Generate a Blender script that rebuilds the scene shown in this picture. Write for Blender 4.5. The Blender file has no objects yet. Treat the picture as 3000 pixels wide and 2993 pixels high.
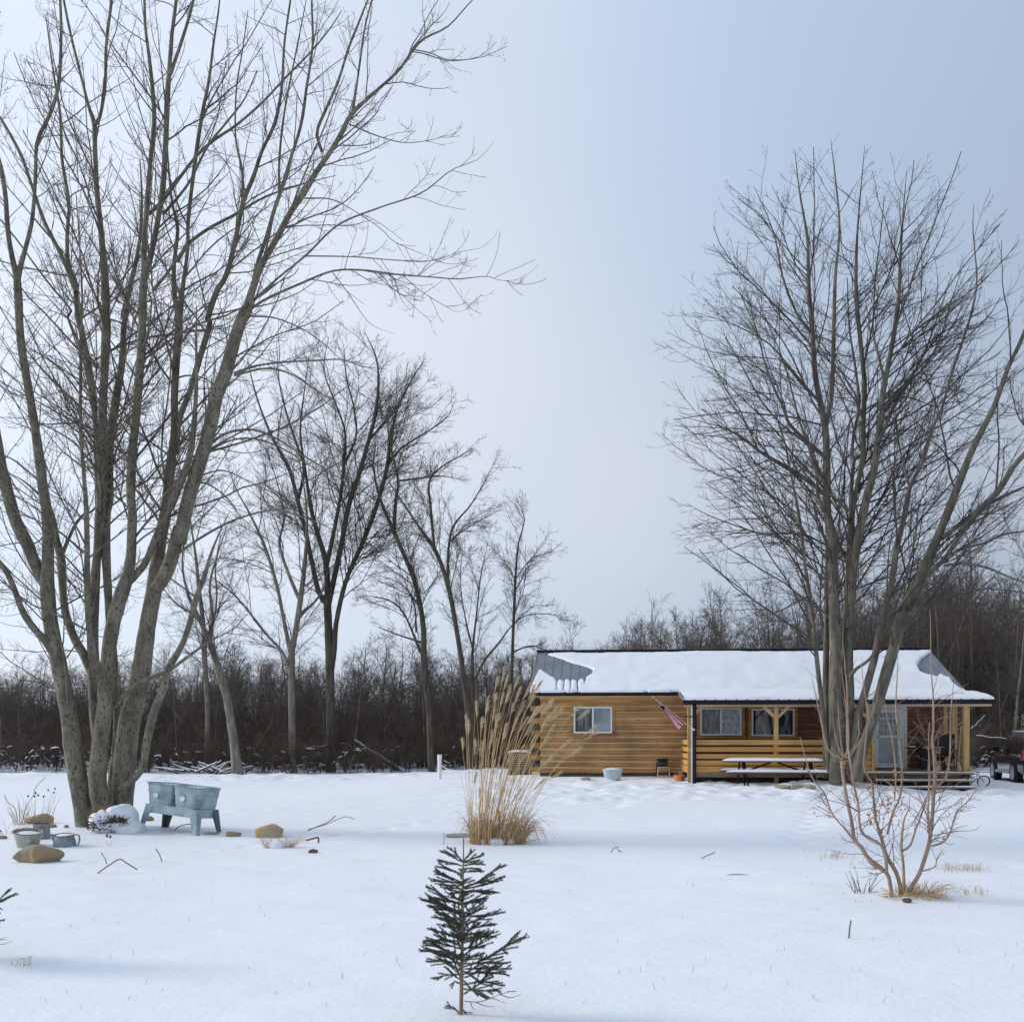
import bpy, bmesh, math, random
import numpy as np
from mathutils import Vector, Matrix
random.seed(7)
R = math.radians
scene = bpy.context.scene
COL = scene.collection

# ------------------------------------------------------------------ camera, sky, sun, exposure
F, HY, EYE = 2890.0, 2150.0, 1.65          # focal length / horizon row in photo pixels, eye height
cam_d = bpy.data.cameras.new("camera"); cam = bpy.data.objects.new("camera", cam_d); COL.objects.link(cam)
cam.location = (0, 0, EYE); cam.rotation_euler = (R(90), 0, 0)
cam_d.sensor_width = 36; cam_d.lens = 36*F/3000.0; cam_d.shift_y = (HY-1496.5)/3000.0
cam_d.clip_start = 0.1; cam_d.clip_end = 3000
scene.camera = cam
SUN_EL, SUN_AZ = R(25), R(-78)             # azimuth from +Y towards +X
world = bpy.data.worlds.new("World"); scene.world = world; world.use_nodes = True
nt = world.node_tree; nt.nodes.clear()
def wn(t, **k):
    n = nt.nodes.new(t)
    for a, b in k.items(): setattr(n, a, b)
    return n
wo = wn('ShaderNodeOutputWorld'); bg = wn('ShaderNodeBackground'); bg.inputs[1].default_value = 0.1
sky = wn('ShaderNodeTexSky', sky_type='NISHITA', sun_disc=False); sky.sun_elevation = SUN_EL; sky.sun_rotation = SUN_AZ
sky.air_density = 1.0; sky.dust_density = 1.2; sky.ozone_density = 1.5
tc = wn('ShaderNodeTexCoord')
mp = wn('ShaderNodeMapping'); mp.inputs['Scale'].default_value = (1.0, 1.0, 1.6); mp.inputs['Location'].default_value = (.35, .2, .1)
nz = wn('ShaderNodeTexNoise'); nz.inputs['Scale'].default_value = 1.1; nz.inputs['Detail'].default_value = 3; nz.inputs['Roughness'].default_value = .45; nz.inputs['Distortion'].default_value = .6
cr = wn('ShaderNodeValToRGB'); cr.color_ramp.elements[0].position = .36; cr.color_ramp.elements[1].position = .68
cr.color_ramp.elements[0].color = (5.0, 5.9, 7.5, 1); cr.color_ramp.elements[1].color = (6.5, 6.95, 7.8, 1)
# veil of cloud brightens towards the sun on the left
sep = wn('ShaderNodeVectorMath', operation='DOT_PRODUCT')
sd = Vector((math.sin(SUN_AZ)*math.cos(SUN_EL), math.cos(SUN_AZ)*math.cos(SUN_EL), math.sin(SUN_EL)))
sep.inputs[1].default_value = sd
mr = wn('ShaderNodeMapRange'); mr.inputs[1].default_value = -.2; mr.inputs[2].default_value = 1.0; mr.inputs[3].default_value = .78; mr.inputs[4].default_value = 1.6
mul = wn('ShaderNodeVectorMath', operation='SCALE')
mix = wn('ShaderNodeMix', data_type='RGBA'); mix.inputs[0].default_value = .86
L = nt.links.new
L(tc.outputs['Generated'], mp.inputs[0]); L(mp.outputs[0], nz.inputs['Vector']); L(nz.outputs[0], cr.inputs[0])
L(tc.outputs['Generated'], sep.inputs[0]); L(sep.outputs['Value'], mr.inputs[0])
# thin spot in the cloud, high on the right, where blue sky shows
pd = Vector((.46, 1, .74)).normalized(); dp = wn('ShaderNodeVectorMath', operation='DOT_PRODUCT'); dp.inputs[1].default_value = pd
ma = wn('ShaderNodeMath', operation='MULTIPLY_ADD'); ma.inputs[1].default_value = .16
mr3 = wn('ShaderNodeMapRange', interpolation_type='SMOOTHSTEP'); mr3.inputs[1].default_value = 1.01; mr3.inputs[2].default_value = 1.10; mr3.inputs[4].default_value = .62
mxb = wn('ShaderNodeMix', data_type='RGBA'); mxb.inputs[7].default_value = (4.1, 5.5, 7.8, 1)
L(tc.outputs['Generated'], dp.inputs[0]); L(nz.outputs[0], ma.inputs[0]); L(dp.outputs['Value'], ma.inputs[2]); L(ma.outputs[0], mr3.inputs[0]); L(mr3.outputs[0], mxb.inputs[0]); L(cr.outputs[0], mxb.inputs[6])
L(mxb.outputs[2], mul.inputs[0]); L(mr.outputs[0], mul.inputs['Scale'])
L(sky.outputs[0], mix.inputs[6]); L(mul.outputs[0], mix.inputs[7]); L(mix.outputs[2], bg.inputs[0]); L(bg.outputs[0], wo.inputs[0])
sun_d = bpy.data.lights.new("sun", 'SUN'); sun_d.energy = 2.0; sun_d.angle = R(15); sun_d.color = (1, .91, .80)
sun = bpy.data.objects.new("sun", sun_d); COL.objects.link(sun); sun.rotation_euler = (-sd).to_track_quat('-Z', 'Y').to_euler()
scene.view_settings.view_transform = 'Standard'; scene.view_settings.look = 'None'; scene.view_settings.gamma = 1
scene.view_settings.exposure = 0.08

# ------------------------------------------------------------------ naming helpers
def tag(o, label=None, cat=None, group=None, kind=None):
    if label: o['label'] = label
    if cat: o['category'] = cat
    if group: o['group'] = group
    if kind: o['kind'] = kind
    return o
def thing(name, label, cat, loc=(0,0,0), rz=0, group=None):
    o = bpy.data.objects.new(name, None); COL.objects.link(o); o.empty_display_size = .2
    o.location = loc; o.rotation_euler = (0,0,rz)
    return tag(o, label, cat, group)
def link(name, me, mats, parent=None, smooth=False):
    o = bpy.data.objects.new(name, me); COL.objects.link(o)
    for m in (mats if isinstance(mats, (list, tuple)) else [mats]): me.materials.append(m)
    if parent is not None: o.parent = parent
    if smooth: me.shade_smooth()
    return o
def npmesh(name, V, Q, mi=None):
    """V (n,3), Q (m,4) or (m,3)"""
    me = bpy.data.meshes.new(name); V = np.asarray(V, np.float32); Q = np.asarray(Q, np.int32)
    me.vertices.add(len(V)); me.vertices.foreach_set('co', V.ravel())
    k = Q.shape[1]
    me.loops.add(Q.size); me.loops.foreach_set('vertex_index', Q.ravel())
    me.polygons.add(len(Q)); me.polygons.foreach_set('loop_start', np.arange(0, Q.size, k, dtype=np.int32))
    if mi is not None: me.polygons.foreach_set('material_index', np.asarray(mi, np.int32))
    me.update(calc_edges=True); return me
class MB:
    def __init__(s): s.v=[]; s.f=[]; s.m=[]
    def add(s, vs, fs, mi=0):
        o=len(s.v); s.v += [tuple(p) for p in vs]; s.f += [tuple(i+o for i in f) for f in fs]; s.m += [mi]*len(fs); return s
    def box(s, a, b, mi=0):
        x0,y0,z0=a; x1,y1,z1=b
        return s.add([(x0,y0,z0),(x1,y0,z0),(x1,y1,z0),(x0,y1,z0),(x0,y0,z1),(x1,y0,z1),(x1,y1,z1),(x0,y1,z1)],
            [(0,3,2,1),(4,5,6,7),(0,1,5,4),(1,2,6,5),(2,3,7,6),(3,0,4,7)], mi)
    def bar(s, p, q, w, h=None, mi=0, up=(0,0,1)):
        p=Vector(p); q=Vector(q); d=(q-p).normalized(); h=h or w; u=Vector(up)
        if abs(d.dot(u))>.98: u=Vector((0,1,0))
        a=d.cross(u).normalized(); b=a.cross(d).normalized(); vs=[]
        for e in (p,q):
            for i,j in ((-1,-1),(1,-1),(1,1),(-1,1)): vs.append(e+a*(i*w/2)+b*(j*h/2))
        return s.add(vs,[(0,1,2,3),(7,6,5,4),(0,4,5,1),(1,5,6,2),(2,6,7,3),(3,7,4,0)],mi)
    def tube(s, pts, r, n=8, mi=0, cap=True):
        pts=[Vector(p) for p in pts]; rs = r if isinstance(r,(list,tuple)) else [r]*len(pts); rings=[]
        a=None
        for i,p in enumerate(pts):
            d=(pts[min(i+1,len(pts)-1)]-pts[max(i-1,0)]).normalized()
            if a is None: a=d.orthogonal().normalized()
            a=(a-d*a.dot(d)).normalized(); b=d.cross(a); rings.append([p+(a*math.cos(t)+b*math.sin(t))*rs[i] for t in [2*math.pi*k/n for k in range(n)]])
        fs=[]
        for i in range(len(pts)-1):
            for k in range(n): fs.append((i*n+k,i*n+(k+1)%n,(i+1)*n+(k+1)%n,(i+1)*n+k))
        if cap: fs += [tuple(range(n-1,-1,-1)), tuple((len(pts)-1)*n+k for k in range(n))]
        return s.add([v for r_ in rings for v in r_],fs,mi)
    def lathe(s, prof, n=24, mi=0, c=(0,0,0), sx=1, sy=1, p=2.0):
        vs=[];fs=[]
        for r_,z in prof:
            for k in range(n):
                t=2*math.pi*k/n; ct,st=math.cos(t),math.sin(t)
                e=2/p; x=math.copysign(abs(ct)**e,ct); y=math.copysign(abs(st)**e,st)
                vs.append((c[0]+r_*sx*x,c[1]+r_*sy*y,c[2]+z))
        for i in range(len(prof)-1):
            for k in range(n): fs.append((i*n+k,i*n+(k+1)%n,(i+1)*n+(k+1)%n,(i+1)*n+k))
        fs += [tuple(range(n-1,-1,-1)), tuple((len(prof)-1)*n+k for k in range(n))]
        return s.add(vs,fs,mi)
    def build(s, name, mats, parent=None, smooth=False, bevel=0):
        me=bpy.data.meshes.new(name); me.from_pydata(s.v,[],s.f); me.update()
        me.polygons.foreach_set('material_index', s.m)
        o=link(name,me,mats,parent)
        if smooth:
            me.shade_smooth(); me.set_sharp_from_angle(angle=R(40))
        if bevel:
            m=o.modifiers.new('bevel','BEVEL'); m.width=bevel; m.segments=2; m.limit_method='ANGLE'
        return o

# ------------------------------------------------------------------ materials
def material(name, col, rough=.7, col2=None, scale=8, detail=5, stretch=(1,1,1), bump=0, bscale=None, metal=0, lo=.35, hi=.65, spec=.5, coat=0, col3=None, scale3=30, lo3=.55, hi3=.65, dist=0):
    m=bpy.data.materials.new(name); m.use_nodes=True; t=m.node_tree; b=t.nodes['Principled BSDF']
    b.inputs['Base Color'].default_value=(*col,1); b.inputs['Roughness'].default_value=rough; b.inputs['Metallic'].default_value=metal
    b.inputs['Specular IOR Level'].default_value=spec; b.inputs['Coat Weight'].default_value=coat
    tc=t.nodes.new('ShaderNodeTexCoord'); mp=t.nodes.new('ShaderNodeMapping'); mp.inputs['Scale'].default_value=stretch; t.links.new(tc.outputs['Object'],mp.inputs[0])
    def noise(sc,de=detail):
        n=t.nodes.new('ShaderNodeTexNoise'); n.inputs['Scale'].default_value=sc; n.inputs['Detail'].default_value=de; n.inputs['Distortion'].default_value=dist; t.links.new(mp.outputs[0],n.inputs['Vector']); return n
    out=None
    if col2 is not None:
        n=noise(scale); r=t.nodes.new('ShaderNodeValToRGB'); r.color_ramp.elements[0].position=lo; r.color_ramp.elements[1].position=hi
        r.color_ramp.elements[0].color=(*col,1); r.color_ramp.elements[1].color=(*col2,1); t.links.new(n.outputs[0],r.inputs[0]); out=r.outputs[0]
    if col3 is not None:
        n=noise(scale3,3); mr=t.nodes.new('ShaderNodeMapRange'); mr.inputs[1].default_value=lo3; mr.inputs[2].default_value=hi3; t.links.new(n.outputs[0],mr.inputs[0])
        mx=t.nodes.new('ShaderNodeMix'); mx.data_type='RGBA'; t.links.new(mr.outputs[0],mx.inputs[0])
        if out is not None: t.links.new(out,mx.inputs[6])
        else: mx.inputs[6].default_value=(*col,1)
        mx.inputs[7].default_value=(*col3,1); out=mx.outputs[2]
    if out is not None: t.links.new(out,b.inputs['Base Color'])
    if bump:
        n=noise(bscale or scale*2); bp=t.nodes.new('ShaderNodeBump'); bp.inputs['Strength'].default_value=1; bp.inputs['Distance'].default_value=bump; t.links.new(n.outputs[0],bp.inputs['Height']); t.links.new(bp.outputs[0],b.inputs['Normal'])
    return m
bark_l = material('bark_silver_maple',(.115,.102,.074),.9,(.245,.222,.165),6,6,(1,1,.45),.03,18,col3=(.05,.048,.036),scale3=34,lo3=.52,hi3=.66)
bark_r = material('bark_grey_maple',(.07,.063,.049),.9,(.19,.172,.135),5,6,(1,1,.22),.015,10,col3=(.06,.055,.04),scale3=14,lo3=.53,hi3=.66)
bark_d = material('bark_dark_walnut',(.05,.045,.036),.95,(.12,.105,.08),9,6,(1,1,.2),.02,12)
bark_p = material('bark_pale',(.13,.115,.09),.95,(.25,.23,.19),7,6,(1,1,.25),.012,14)
twig_l = material('twig_brown_grey',(.075,.062,.048),.85,(.20,.175,.14),3)
twig_d = material('twig_dark',(.05,.042,.036),.9,(.10,.085,.07),2)
wood_bark = material('woodland_bark',(.075,.065,.052),.95,(.17,.15,.12),1.2,4)
wood_twig = material('woodland_twig',(.060,.050,.043),.95,(.130,.108,.090),.6,3)
brush_m = material('brush_stems',(.066,.048,.038),.95,(.15,.115,.088),.5,3)
cedar = None
def wood(name, c1, c2, dark, gs=1.0, vary=.25, axis='x'):
    m=bpy.data.materials.new(name); m.use_nodes=True; t=m.node_tree; b=t.nodes['Principled BSDF']; b.inputs['Roughness'].default_value=.62
    tc=t.nodes.new('ShaderNodeTexCoord'); mp=t.nodes.new('ShaderNodeMapping')
    st={'x':(.35,6,7),'y':(6,.35,7),'z':(7,6,.35)}[axis]; mp.inputs['Scale'].default_value=tuple(k*gs for k in st); t.links.new(tc.outputs['Object'],mp.inputs[0])
    n=t.nodes.new('ShaderNodeTexNoise'); n.inputs['Scale'].default_value=2.2; n.inputs['Detail'].default_value=7; n.inputs['Distortion'].default_value=.4; t.links.new(mp.outputs[0],n.inputs['Vector'])
    r=t.nodes.new('ShaderNodeValToRGB'); r.color_ramp.elements[0].position=.32; r.color_ramp.elements[1].position=.66; r.color_ramp.elements[0].color=(*c1,1); r.color_ramp.elements[1].color=(*c2,1); t.links.new(n.outputs[0],r.inputs[0])
    # knots
    mp2=t.nodes.new('ShaderNodeMapping'); mp2.inputs['Scale'].default_value={'x':(1.2,3,6),'y':(3,1.2,6),'z':(5,3,1.2)}[axis]; t.links.new(tc.outputs['Object'],mp2.inputs[0])
    v=t.nodes.new('ShaderNodeTexVoronoi'); v.inputs['Scale'].default_value=1.6; t.links.new(mp2.outputs[0],v.inputs['Vector'])
    mr=t.nodes.new('ShaderNodeMapRange'); mr.inputs[1].default_value=.06; mr.inputs[2].default_value=.17; mr.inputs[3].default_value=.8; mr.inputs[4].default_value=0; t.links.new(v.outputs['Distance'],mr.inputs[0])
    mx=t.nodes.new('ShaderNodeMix'); mx.data_type='RGBA'; t.links.new(mr.outputs[0],mx.inputs[0]); t.links.new(r.outputs[0],mx.inputs[6]); mx.inputs[7].default_value=(*dark,1)
    # broad weathering
    n2=t.nodes.new('ShaderNodeTexNoise'); n2.inputs['Scale'].default_value=.9; n2.inputs['Detail'].default_value=4; t.links.new(tc.outputs['Object'],n2.inputs['Vector'])
    mr2=t.nodes.new('ShaderNodeMapRange'); mr2.inputs[1].default_value=.3; mr2.inputs[2].default_value=.7; mr2.inputs[3].default_value=1-vary; mr2.inputs[4].default_value=1+vary*.6; t.links.new(n2.outputs[0],mr2.inputs[0])
    sc=t.nodes.new('ShaderNodeVectorMath'); sc.operation='SCALE'; t.links.new(mx.outputs[2],sc.inputs[0]); t.links.new(mr2.outputs[0],sc.inputs['Scale']); t.links.new(sc.outputs[0],b.inputs['Base Color'])
    bp=t.nodes.new('ShaderNodeBump'); bp.inputs['Distance'].default_value=.004; t.links.new(n.outputs[0],bp.inputs['Height']); t.links.new(bp.outputs[0],b.inputs['Normal'])
    return m
siding_m = wood('amber_log_siding',(.26,.122,.034),(.50,.262,.080),(.11,.05,.018),vary=.42)
siding_edge = wood('pale_sky_lit_edge',(.66,.50,.30),(.80,.66,.45),(.45,.32,.2))  # sky light on the upward bevels put in as a paler wood colour
rail_m = wood('new_pine_board',(.48,.24,.065),(.68,.38,.12),(.25,.12,.04))
post_m = wood('pine_post',(.44,.27,.09),(.62,.41,.16),(.25,.13,.05),axis='z')
deck_m = wood('weathered_deck_board',(.15,.11,.07),(.30,.23,.15),(.08,.06,.04))
soffit_m = wood('pale_beam_wood',(.50,.33,.20),(.64,.46,.30),(.3,.18,.1))
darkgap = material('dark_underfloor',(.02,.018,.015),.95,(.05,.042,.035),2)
found_m = material('stone_foundation',(.06,.055,.05),.95,(.13,.115,.10),9,5,bump=.02)
metal_roof = material('slate_blue_metal_roof',(.13,.15,.18),.38,(.18,.20,.24),1.2,3,metal=.25,spec=.5)
black_metal = material('black_painted_metal',(.006,.006,.010),.55,(.014,.014,.02),3,spec=.25)
blk = material('black_fabric',(.010,.010,.012),.8,(.03,.03,.032),4)
white_vinyl = material('white_vinyl',(.78,.79,.80),.4,(.70,.71,.73),4)
white_pvc = material('white_pvc_pipe',(.82,.83,.83),.35,(.74,.75,.75),6)
door_m = material('pale_grey_blue_door',(.72,.78,.80),.5,(.80,.84,.86),2,3)
curtain_m = material('grey_curtain',(.04,.05,.055),.9,(.50,.52,.54),4,4,(3,1,.6),lo=.42,hi=.62)
blind_m = material('pale_blind',(.45,.48,.51),.85,(.85,.87,.88),2,4)
film_m = material('clear_plastic_film',(.16,.18,.20),.2,(.95,.97,.98),4.5,5,bump=.03,bscale=6,dist=1.5)
room_m = material('dark_room',(.012,.013,.014),.9)
galv = material('galvanised_blue_grey',(.25,.35,.39),.42,(.38,.48,.53),5,5,metal=.35,bump=.002,bscale=9,col3=(.15,.20,.20),scale3=3.2,lo3=.5,hi3=.72)
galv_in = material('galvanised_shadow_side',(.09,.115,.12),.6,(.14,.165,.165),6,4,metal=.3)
pail_m = material('worn_zinc',(.33,.35,.30),.5,(.45,.46,.40),5,5,metal=.3,col3=(.22,.17,.09),scale3=7,lo3=.55,hi3=.68)
jug_m = material('blue_zinc',(.16,.19,.22),.45,(.27,.31,.34),6,5,(1,1,.2),metal=.4,col3=(.12,.08,.05),scale3=6,lo3=.6,hi3=.68)
rust_m = material('rusty_rim',(.12,.07,.05),.8,(.2,.13,.09),20)
rock_g = material('grey_tan_stone',(.21,.175,.125),.9,(.34,.285,.20),3.5,6,bump=.02,bscale=8,col3=(.33,.23,.11),scale3=4,lo3=.52,hi3=.65)
rock_y = material('ochre_stone',(.44,.30,.10),.85,(.60,.43,.18),6,6,bump=.015,bscale=12,col3=(.34,.29,.20),scale3=3,lo3=.5,hi3=.6)
rock_s = material('sandstone_slab',(.30,.26,.19),.9,(.42,.37,.28),6,5,bump=.015)
straw = material('dry_straw',(.55,.36,.14),.75,(.72,.52,.25),4,3)
straw_d = material('dry_leaf_blade',(.46,.32,.17),.8,(.62,.47,.29),5,3)
plume_m = material('pale_seed_plume',(.60,.46,.26),.85,(.76,.62,.40),7,3)
shrub_bark = material('tan_shrub_bark',(.26,.185,.13),.85,(.40,.30,.22),8,5,(1,1,.3),.004,30)
shrub_twig = material('shrub_twig',(.13,.09,.075),.85,(.22,.155,.125),6)
leaf_m = material('dead_brown_leaf',(.30,.13,.055),.85,(.42,.22,.10),12,3)
needle_m = material('spruce_needles',(.026,.048,.028),.6,(.06,.088,.048),14,3)
spruce_bark = material('spruce_bark',(.17,.13,.09),.9,(.26,.20,.14),20,5,bump=.003)
stick_m = material('fallen_twig',(.17,.13,.11),.9,(.26,.21,.18),10)
car_paint = material('maroon_car_paint',(.016,.006,.008),.25,(.022,.008,.010),2,coat=1)
tyre_m = material('tyre_rubber',(.015,.015,.016),.9,(.03,.03,.03),10)
rim_m = material('alloy_rim',(.45,.46,.48),.35,(.55,.56,.58),6,metal=.7)
tail_m = material('red_lens',(.35,.012,.015),.2,(.42,.02,.02),8,coat=1)
orange_m = material('orange_flower_pot',(.62,.17,.055),.55,(.70,.22,.08),6)
tub_blue = material('pale_blue_enamel',(.40,.49,.52),.5,(.50,.58,.60),4,5)
def glass(name, tint=(.75,.82,.86)):
    m=bpy.data.materials.new(name); m.use_nodes=True; t=m.node_tree; t.nodes.clear()
    o=t.nodes.new('ShaderNodeOutputMaterial'); mx=t.nodes.new('ShaderNodeMixShader'); g=t.nodes.new('ShaderNodeBsdfGlossy'); tr=t.nodes.new('ShaderNodeBsdfTransparent')
    fr=t.nodes.new('ShaderNodeFresnel'); fr.inputs[0].default_value=1.5; ad=t.nodes.new('ShaderNodeMath'); ad.operation='ADD'; ad.inputs[1].default_value=.06
    g.inputs['Roughness'].default_value=.04; tr.inputs[0].default_value=(*tint,1)
    t.links.new(fr.outputs[0],ad.inputs[0]); t.links.new(ad.outputs[0],mx.inputs[0]); t.links.new(tr.outputs[0],mx.inputs[1]); t.links.new(g.outputs[0],mx.inputs[2]); t.links.new(mx.outputs[0],o.inputs[0]); return m
glass_m = glass('window_glass')
def snow_mat(name, litter=False):
    m=bpy.data.materials.new(name); m.use_nodes=True; t=m.node_tree; b=t.nodes['Principled BSDF']
    b.inputs['Base Color'].default_value=(.82,.855,.905,1); b.inputs['Roughness'].default_value=.6; b.inputs['Specular IOR Level'].default_value=.25
    tc=t.nodes.new('ShaderNodeTexCoord')
    def noise(sc,de,st=(1,1,1)):
        mp=t.nodes.new('ShaderNodeMapping'); mp.inputs['Scale'].default_value=st; t.links.new(tc.outputs['Object'],mp.inputs[0])
        n=t.nodes.new('ShaderNodeTexNoise'); n.inputs['Scale'].default_value=sc; n.inputs['Detail'].default_value=de; t.links.new(mp.outputs[0],n.inputs['Vector']); return n
    a=noise(1.1,5,(1,2.2,1)); c=noise(22,4); add=t.nodes.new('ShaderNodeMath'); add.operation='MULTIPLY_ADD'; add.inputs[1].default_value=.14
    t.links.new(c.outputs[0],add.inputs[0]); t.links.new(a.outputs[0],add.inputs[2])
    bp=t.nodes.new('ShaderNodeBump'); bp.inputs['Strength'].default_value=.8; bp.inputs['Distance'].default_value=.05 if litter else .02; t.links.new(add.outputs[0],bp.inputs['Height']); t.links.new(bp.outputs[0],b.inputs['Normal'])
    if litter:
        sp=t.nodes.new('ShaderNodeSeparateXYZ'); t.links.new(tc.outputs['Object'],sp.inputs[0])
        nb=noise(.6,3); ed=t.nodes.new('ShaderNodeMath'); ed.operation='MULTIPLY_ADD'; ed.inputs[1].default_value=3.0
        t.links.new(nb.outputs[0],ed.inputs[0]); t.links.new(sp.outputs[1],ed.inputs[2])
        mr=t.nodes.new('ShaderNodeMapRange'); mr.inputs[1].default_value=42.9; mr.inputs[2].default_value=43.6; t.links.new(ed.outputs[0],mr.inputs[0])
        np_=noise(1.5,6); mr2=t.nodes.new('ShaderNodeMapRange'); mr2.inputs[1].default_value=.52; mr2.inputs[2].default_value=.42; t.links.new(np_.outputs[0],mr2.inputs[0])
        mu=t.nodes.new('ShaderNodeMath'); mu.operation='MULTIPLY'; t.links.new(mr.outputs[0],mu.inputs[0]); t.links.new(mr2.outputs[0],mu.inputs[1])
        nc=noise(5,5); rr=t.nodes.new('ShaderNodeValToRGB'); rr.color_ramp.elements[0].color=(.05,.035,.025,1); rr.color_ramp.elements[1].color=(.15,.10,.065,1); rr.color_ramp.elements[0].position=.35; rr.color_ramp.elements[1].position=.65; t.links.new(nc.outputs[0],rr.inputs[0])
        mx=t.nodes.new('ShaderNodeMix'); mx.data_type='RGBA'; t.links.new(mu.outputs[0],mx.inputs[0]); mx.inputs[6].default_value=(.82,.855,.905,1); t.links.new(rr.outputs[0],mx.inputs[7]); t.links.new(mx.outputs[2],b.inputs['Base Color'])
    return m
snow_m = snow_mat('fresh_snow'); ground_m = snow_mat('snow_field', True)

# ------------------------------------------------------------------ ground
def vnoise(x, y, s=0.):
    x=np.asarray(x,float); y=np.asarray(y,float); xi=np.floor(x); yi=np.floor(y); fx=x-xi; fy=y-yi; fx=fx*fx*(3-2*fx); fy=fy*fy*(3-2*fy)
    def h(a,b): v=np.sin(a*127.1+b*311.7+s*74.7)*43758.5453; return v-np.floor(v)
    return (h(xi,yi)*(1-fx)+h(xi+1,yi)*fx)*(1-fy)+(h(xi,yi+1)*(1-fx)+h(xi+1,yi+1)*fx)*fy
def sstep(t): t=np.clip(t,0,1); return t*t*(3-2*t)
def ground(x, y):
    z=.05*(vnoise(x/4,y/4,1)-.5)+.10*(vnoise(x/11,y/11,2)-.5)*sstep((y-4)/10)
    z=z+.29*sstep((y-23)/10)*(1-sstep((y-38)/5))*sstep((x+7)/8)*(1-sstep((x-14.5)/3))*(1-.62*sstep((x-9.6)/1.6)*(1-sstep((y-30)/3)))
    z=z+.17*np.exp(-(((x-8.9)/1.5)**2+((y-27.4)/1.1)**2))+.06*np.exp(-(((x+6.9)/1.6)**2+((y-16.9)/1.2)**2))+.10*np.exp(-(((x-7.3)/.9)**2+((y-27.3)/.7)**2))
    z=z+.05*np.exp(-(((x-4.0)/.35)**2+((y-10.05)/.3)**2))
    lump=sstep((y-23.5)/1.5)*(1-sstep((y-30.6)/1.2))*sstep((x+3)/3)+sstep((y-35)/1.)*(1-sstep((y-40)/1.))
    z=z+lump*(.11*(vnoise(x/.33,y/.33,3)-.5)+.07*(vnoise(x/.9,y/.9,4)-.5)+.04*(vnoise(x/.17,y/.17,5)-.5))
    z=z+.12*np.exp(-((y-39.3)/.5)**2)*vnoise(x/1.3,y,6)*(1-sstep((x+1)/3))
    # wheel and foot tracks along the drive
    z=z-.05*np.exp(-((y-26.2-.05*x)/.18)**2)*sstep((x-8)/2)-.05*np.exp(-((y-24.9-.05*x)/.18)**2)*sstep((x-6)/3)
    # wind-drift ripples and trails of paw and boot prints
    z=z+.035*(vnoise(x/1.3+y/3.,y/.55,14)-.5)*sstep((y-5)/6)+.014*(vnoise(x/.45,y/.22,15)-.5)
    for a,b,c_,d_,n_,r_ in TRAILS:
        for k in range(n_):
            u=(k+.5)/n_; cx=a+(c_-a)*u+.12*(1 if k%2 else -1)*(d_-b)/(abs(d_-b)+abs(c_-a)+.01)*1.; cy=b+(d_-b)*u+.10*(1 if k%2 else -1); z=z-.5*r_*np.exp(-(((x-cx)/r_)**2+((y-cy)/(r_*1.3))**2))+.10*r_*np.exp(-(((x-cx-r_*1.4)/r_)**2+((y-cy)/r_)**2))
    return z
TRAILS=[(-3.9,14.2,-1.2,19.5,16,.085),(-2.,17.3,-5.4,12.4,15,.08),(7.5,24.,4.2,14.5,17,.12),(2.4,22.5,3.6,29.,14,.13),(-9.,21,-1.,24.,20,.12),(6.,12.,9.5,15.5,9,.09)]
def g(x, y): return float(ground(x, y))
def W(sx, sy, Y): return Vector(((sx-1500)/F*Y, Y, EYE-(sy-HY)/F*Y))
def onground(sx, sy):
    lo,hi=2.,60.
    for _ in range(40):
        m=(lo+hi)/2; p=W(sx,sy,m)
        if p.z>g(p.x,p.y): lo=m
        else: hi=m
    p=W(sx,sy,lo); return Vector((p.x,p.y,g(p.x,p.y)))
def axis(parts):
    out=[]
    for a,b,st in parts: out += list(np.arange(a,b,st))
    return np.array(out)
xs=np.concatenate([-np.geomspace(900,24,26),axis([(-24,-14,.4),(-14,18,.11),(18,28,.4)]),np.geomspace(28,900,26)])
ys=np.concatenate([axis([(-12,2,1.),(2,23,.12),(23,41,.11),(41,60,.5)]),np.geomspace(60,1500,28)])
X,Y_=np.meshgrid(xs,ys); Z=ground(X,Y_)
V=np.stack([X.ravel(),Y_.ravel(),Z.ravel()],1); nx,ny=len(xs),len(ys)
i=np.arange(ny-1)[:,None]*nx+np.arange(nx-1)[None,:]; Q=np.stack([i,i+1,i+nx+1,i+nx],-1).reshape(-1,4)
gr=link('snow_ground',npmesh('snow_ground',V,Q),ground_m,smooth=True); tag(gr,kind='structure')

# ------------------------------------------------------------------ bare trees
def tubes(P, Rr, n):
    """P (N,K,3) polylines, Rr (N,K) radii -> verts, quads"""
    N,K,_=P.shape; T=np.empty_like(P); T[:,1:-1]=P[:,2:]-P[:,:-2]; T[:,0]=P[:,1]-P[:,0]; T[:,-1]=P[:,-1]-P[:,-2]
    T/=np.linalg.norm(T,axis=2,keepdims=True)+1e-9
    ref=np.where((np.abs(T[:,:1,2:3])>.9),np.array([1.,0,0]),np.array([0,0,1.]))
    A=np.cross(T,np.broadcast_to(ref,T.shape)); A/=np.linalg.norm(A,axis=2,keepdims=True)+1e-9; B=np.cross(T,A)
    th=2*np.pi*np.arange(n)/n
    V=P[:,:,None,:]+Rr[:,:,None,None]*(A[:,:,None,:]*np.cos(th)[None,None,:,None]+B[:,:,None,:]*np.sin(th)[None,None,:,None])
    b=(np.arange(N)[:,None,None]*K+np.arange(K-1)[None,:,None])*n; k=np.arange(n)[None,None,:]; k2=(k+1)%n
    Q=np.stack([b+k,b+k2,b+n+k2,b+n+k],-1).reshape(-1,4)
    return V.reshape(-1,3),Q
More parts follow.
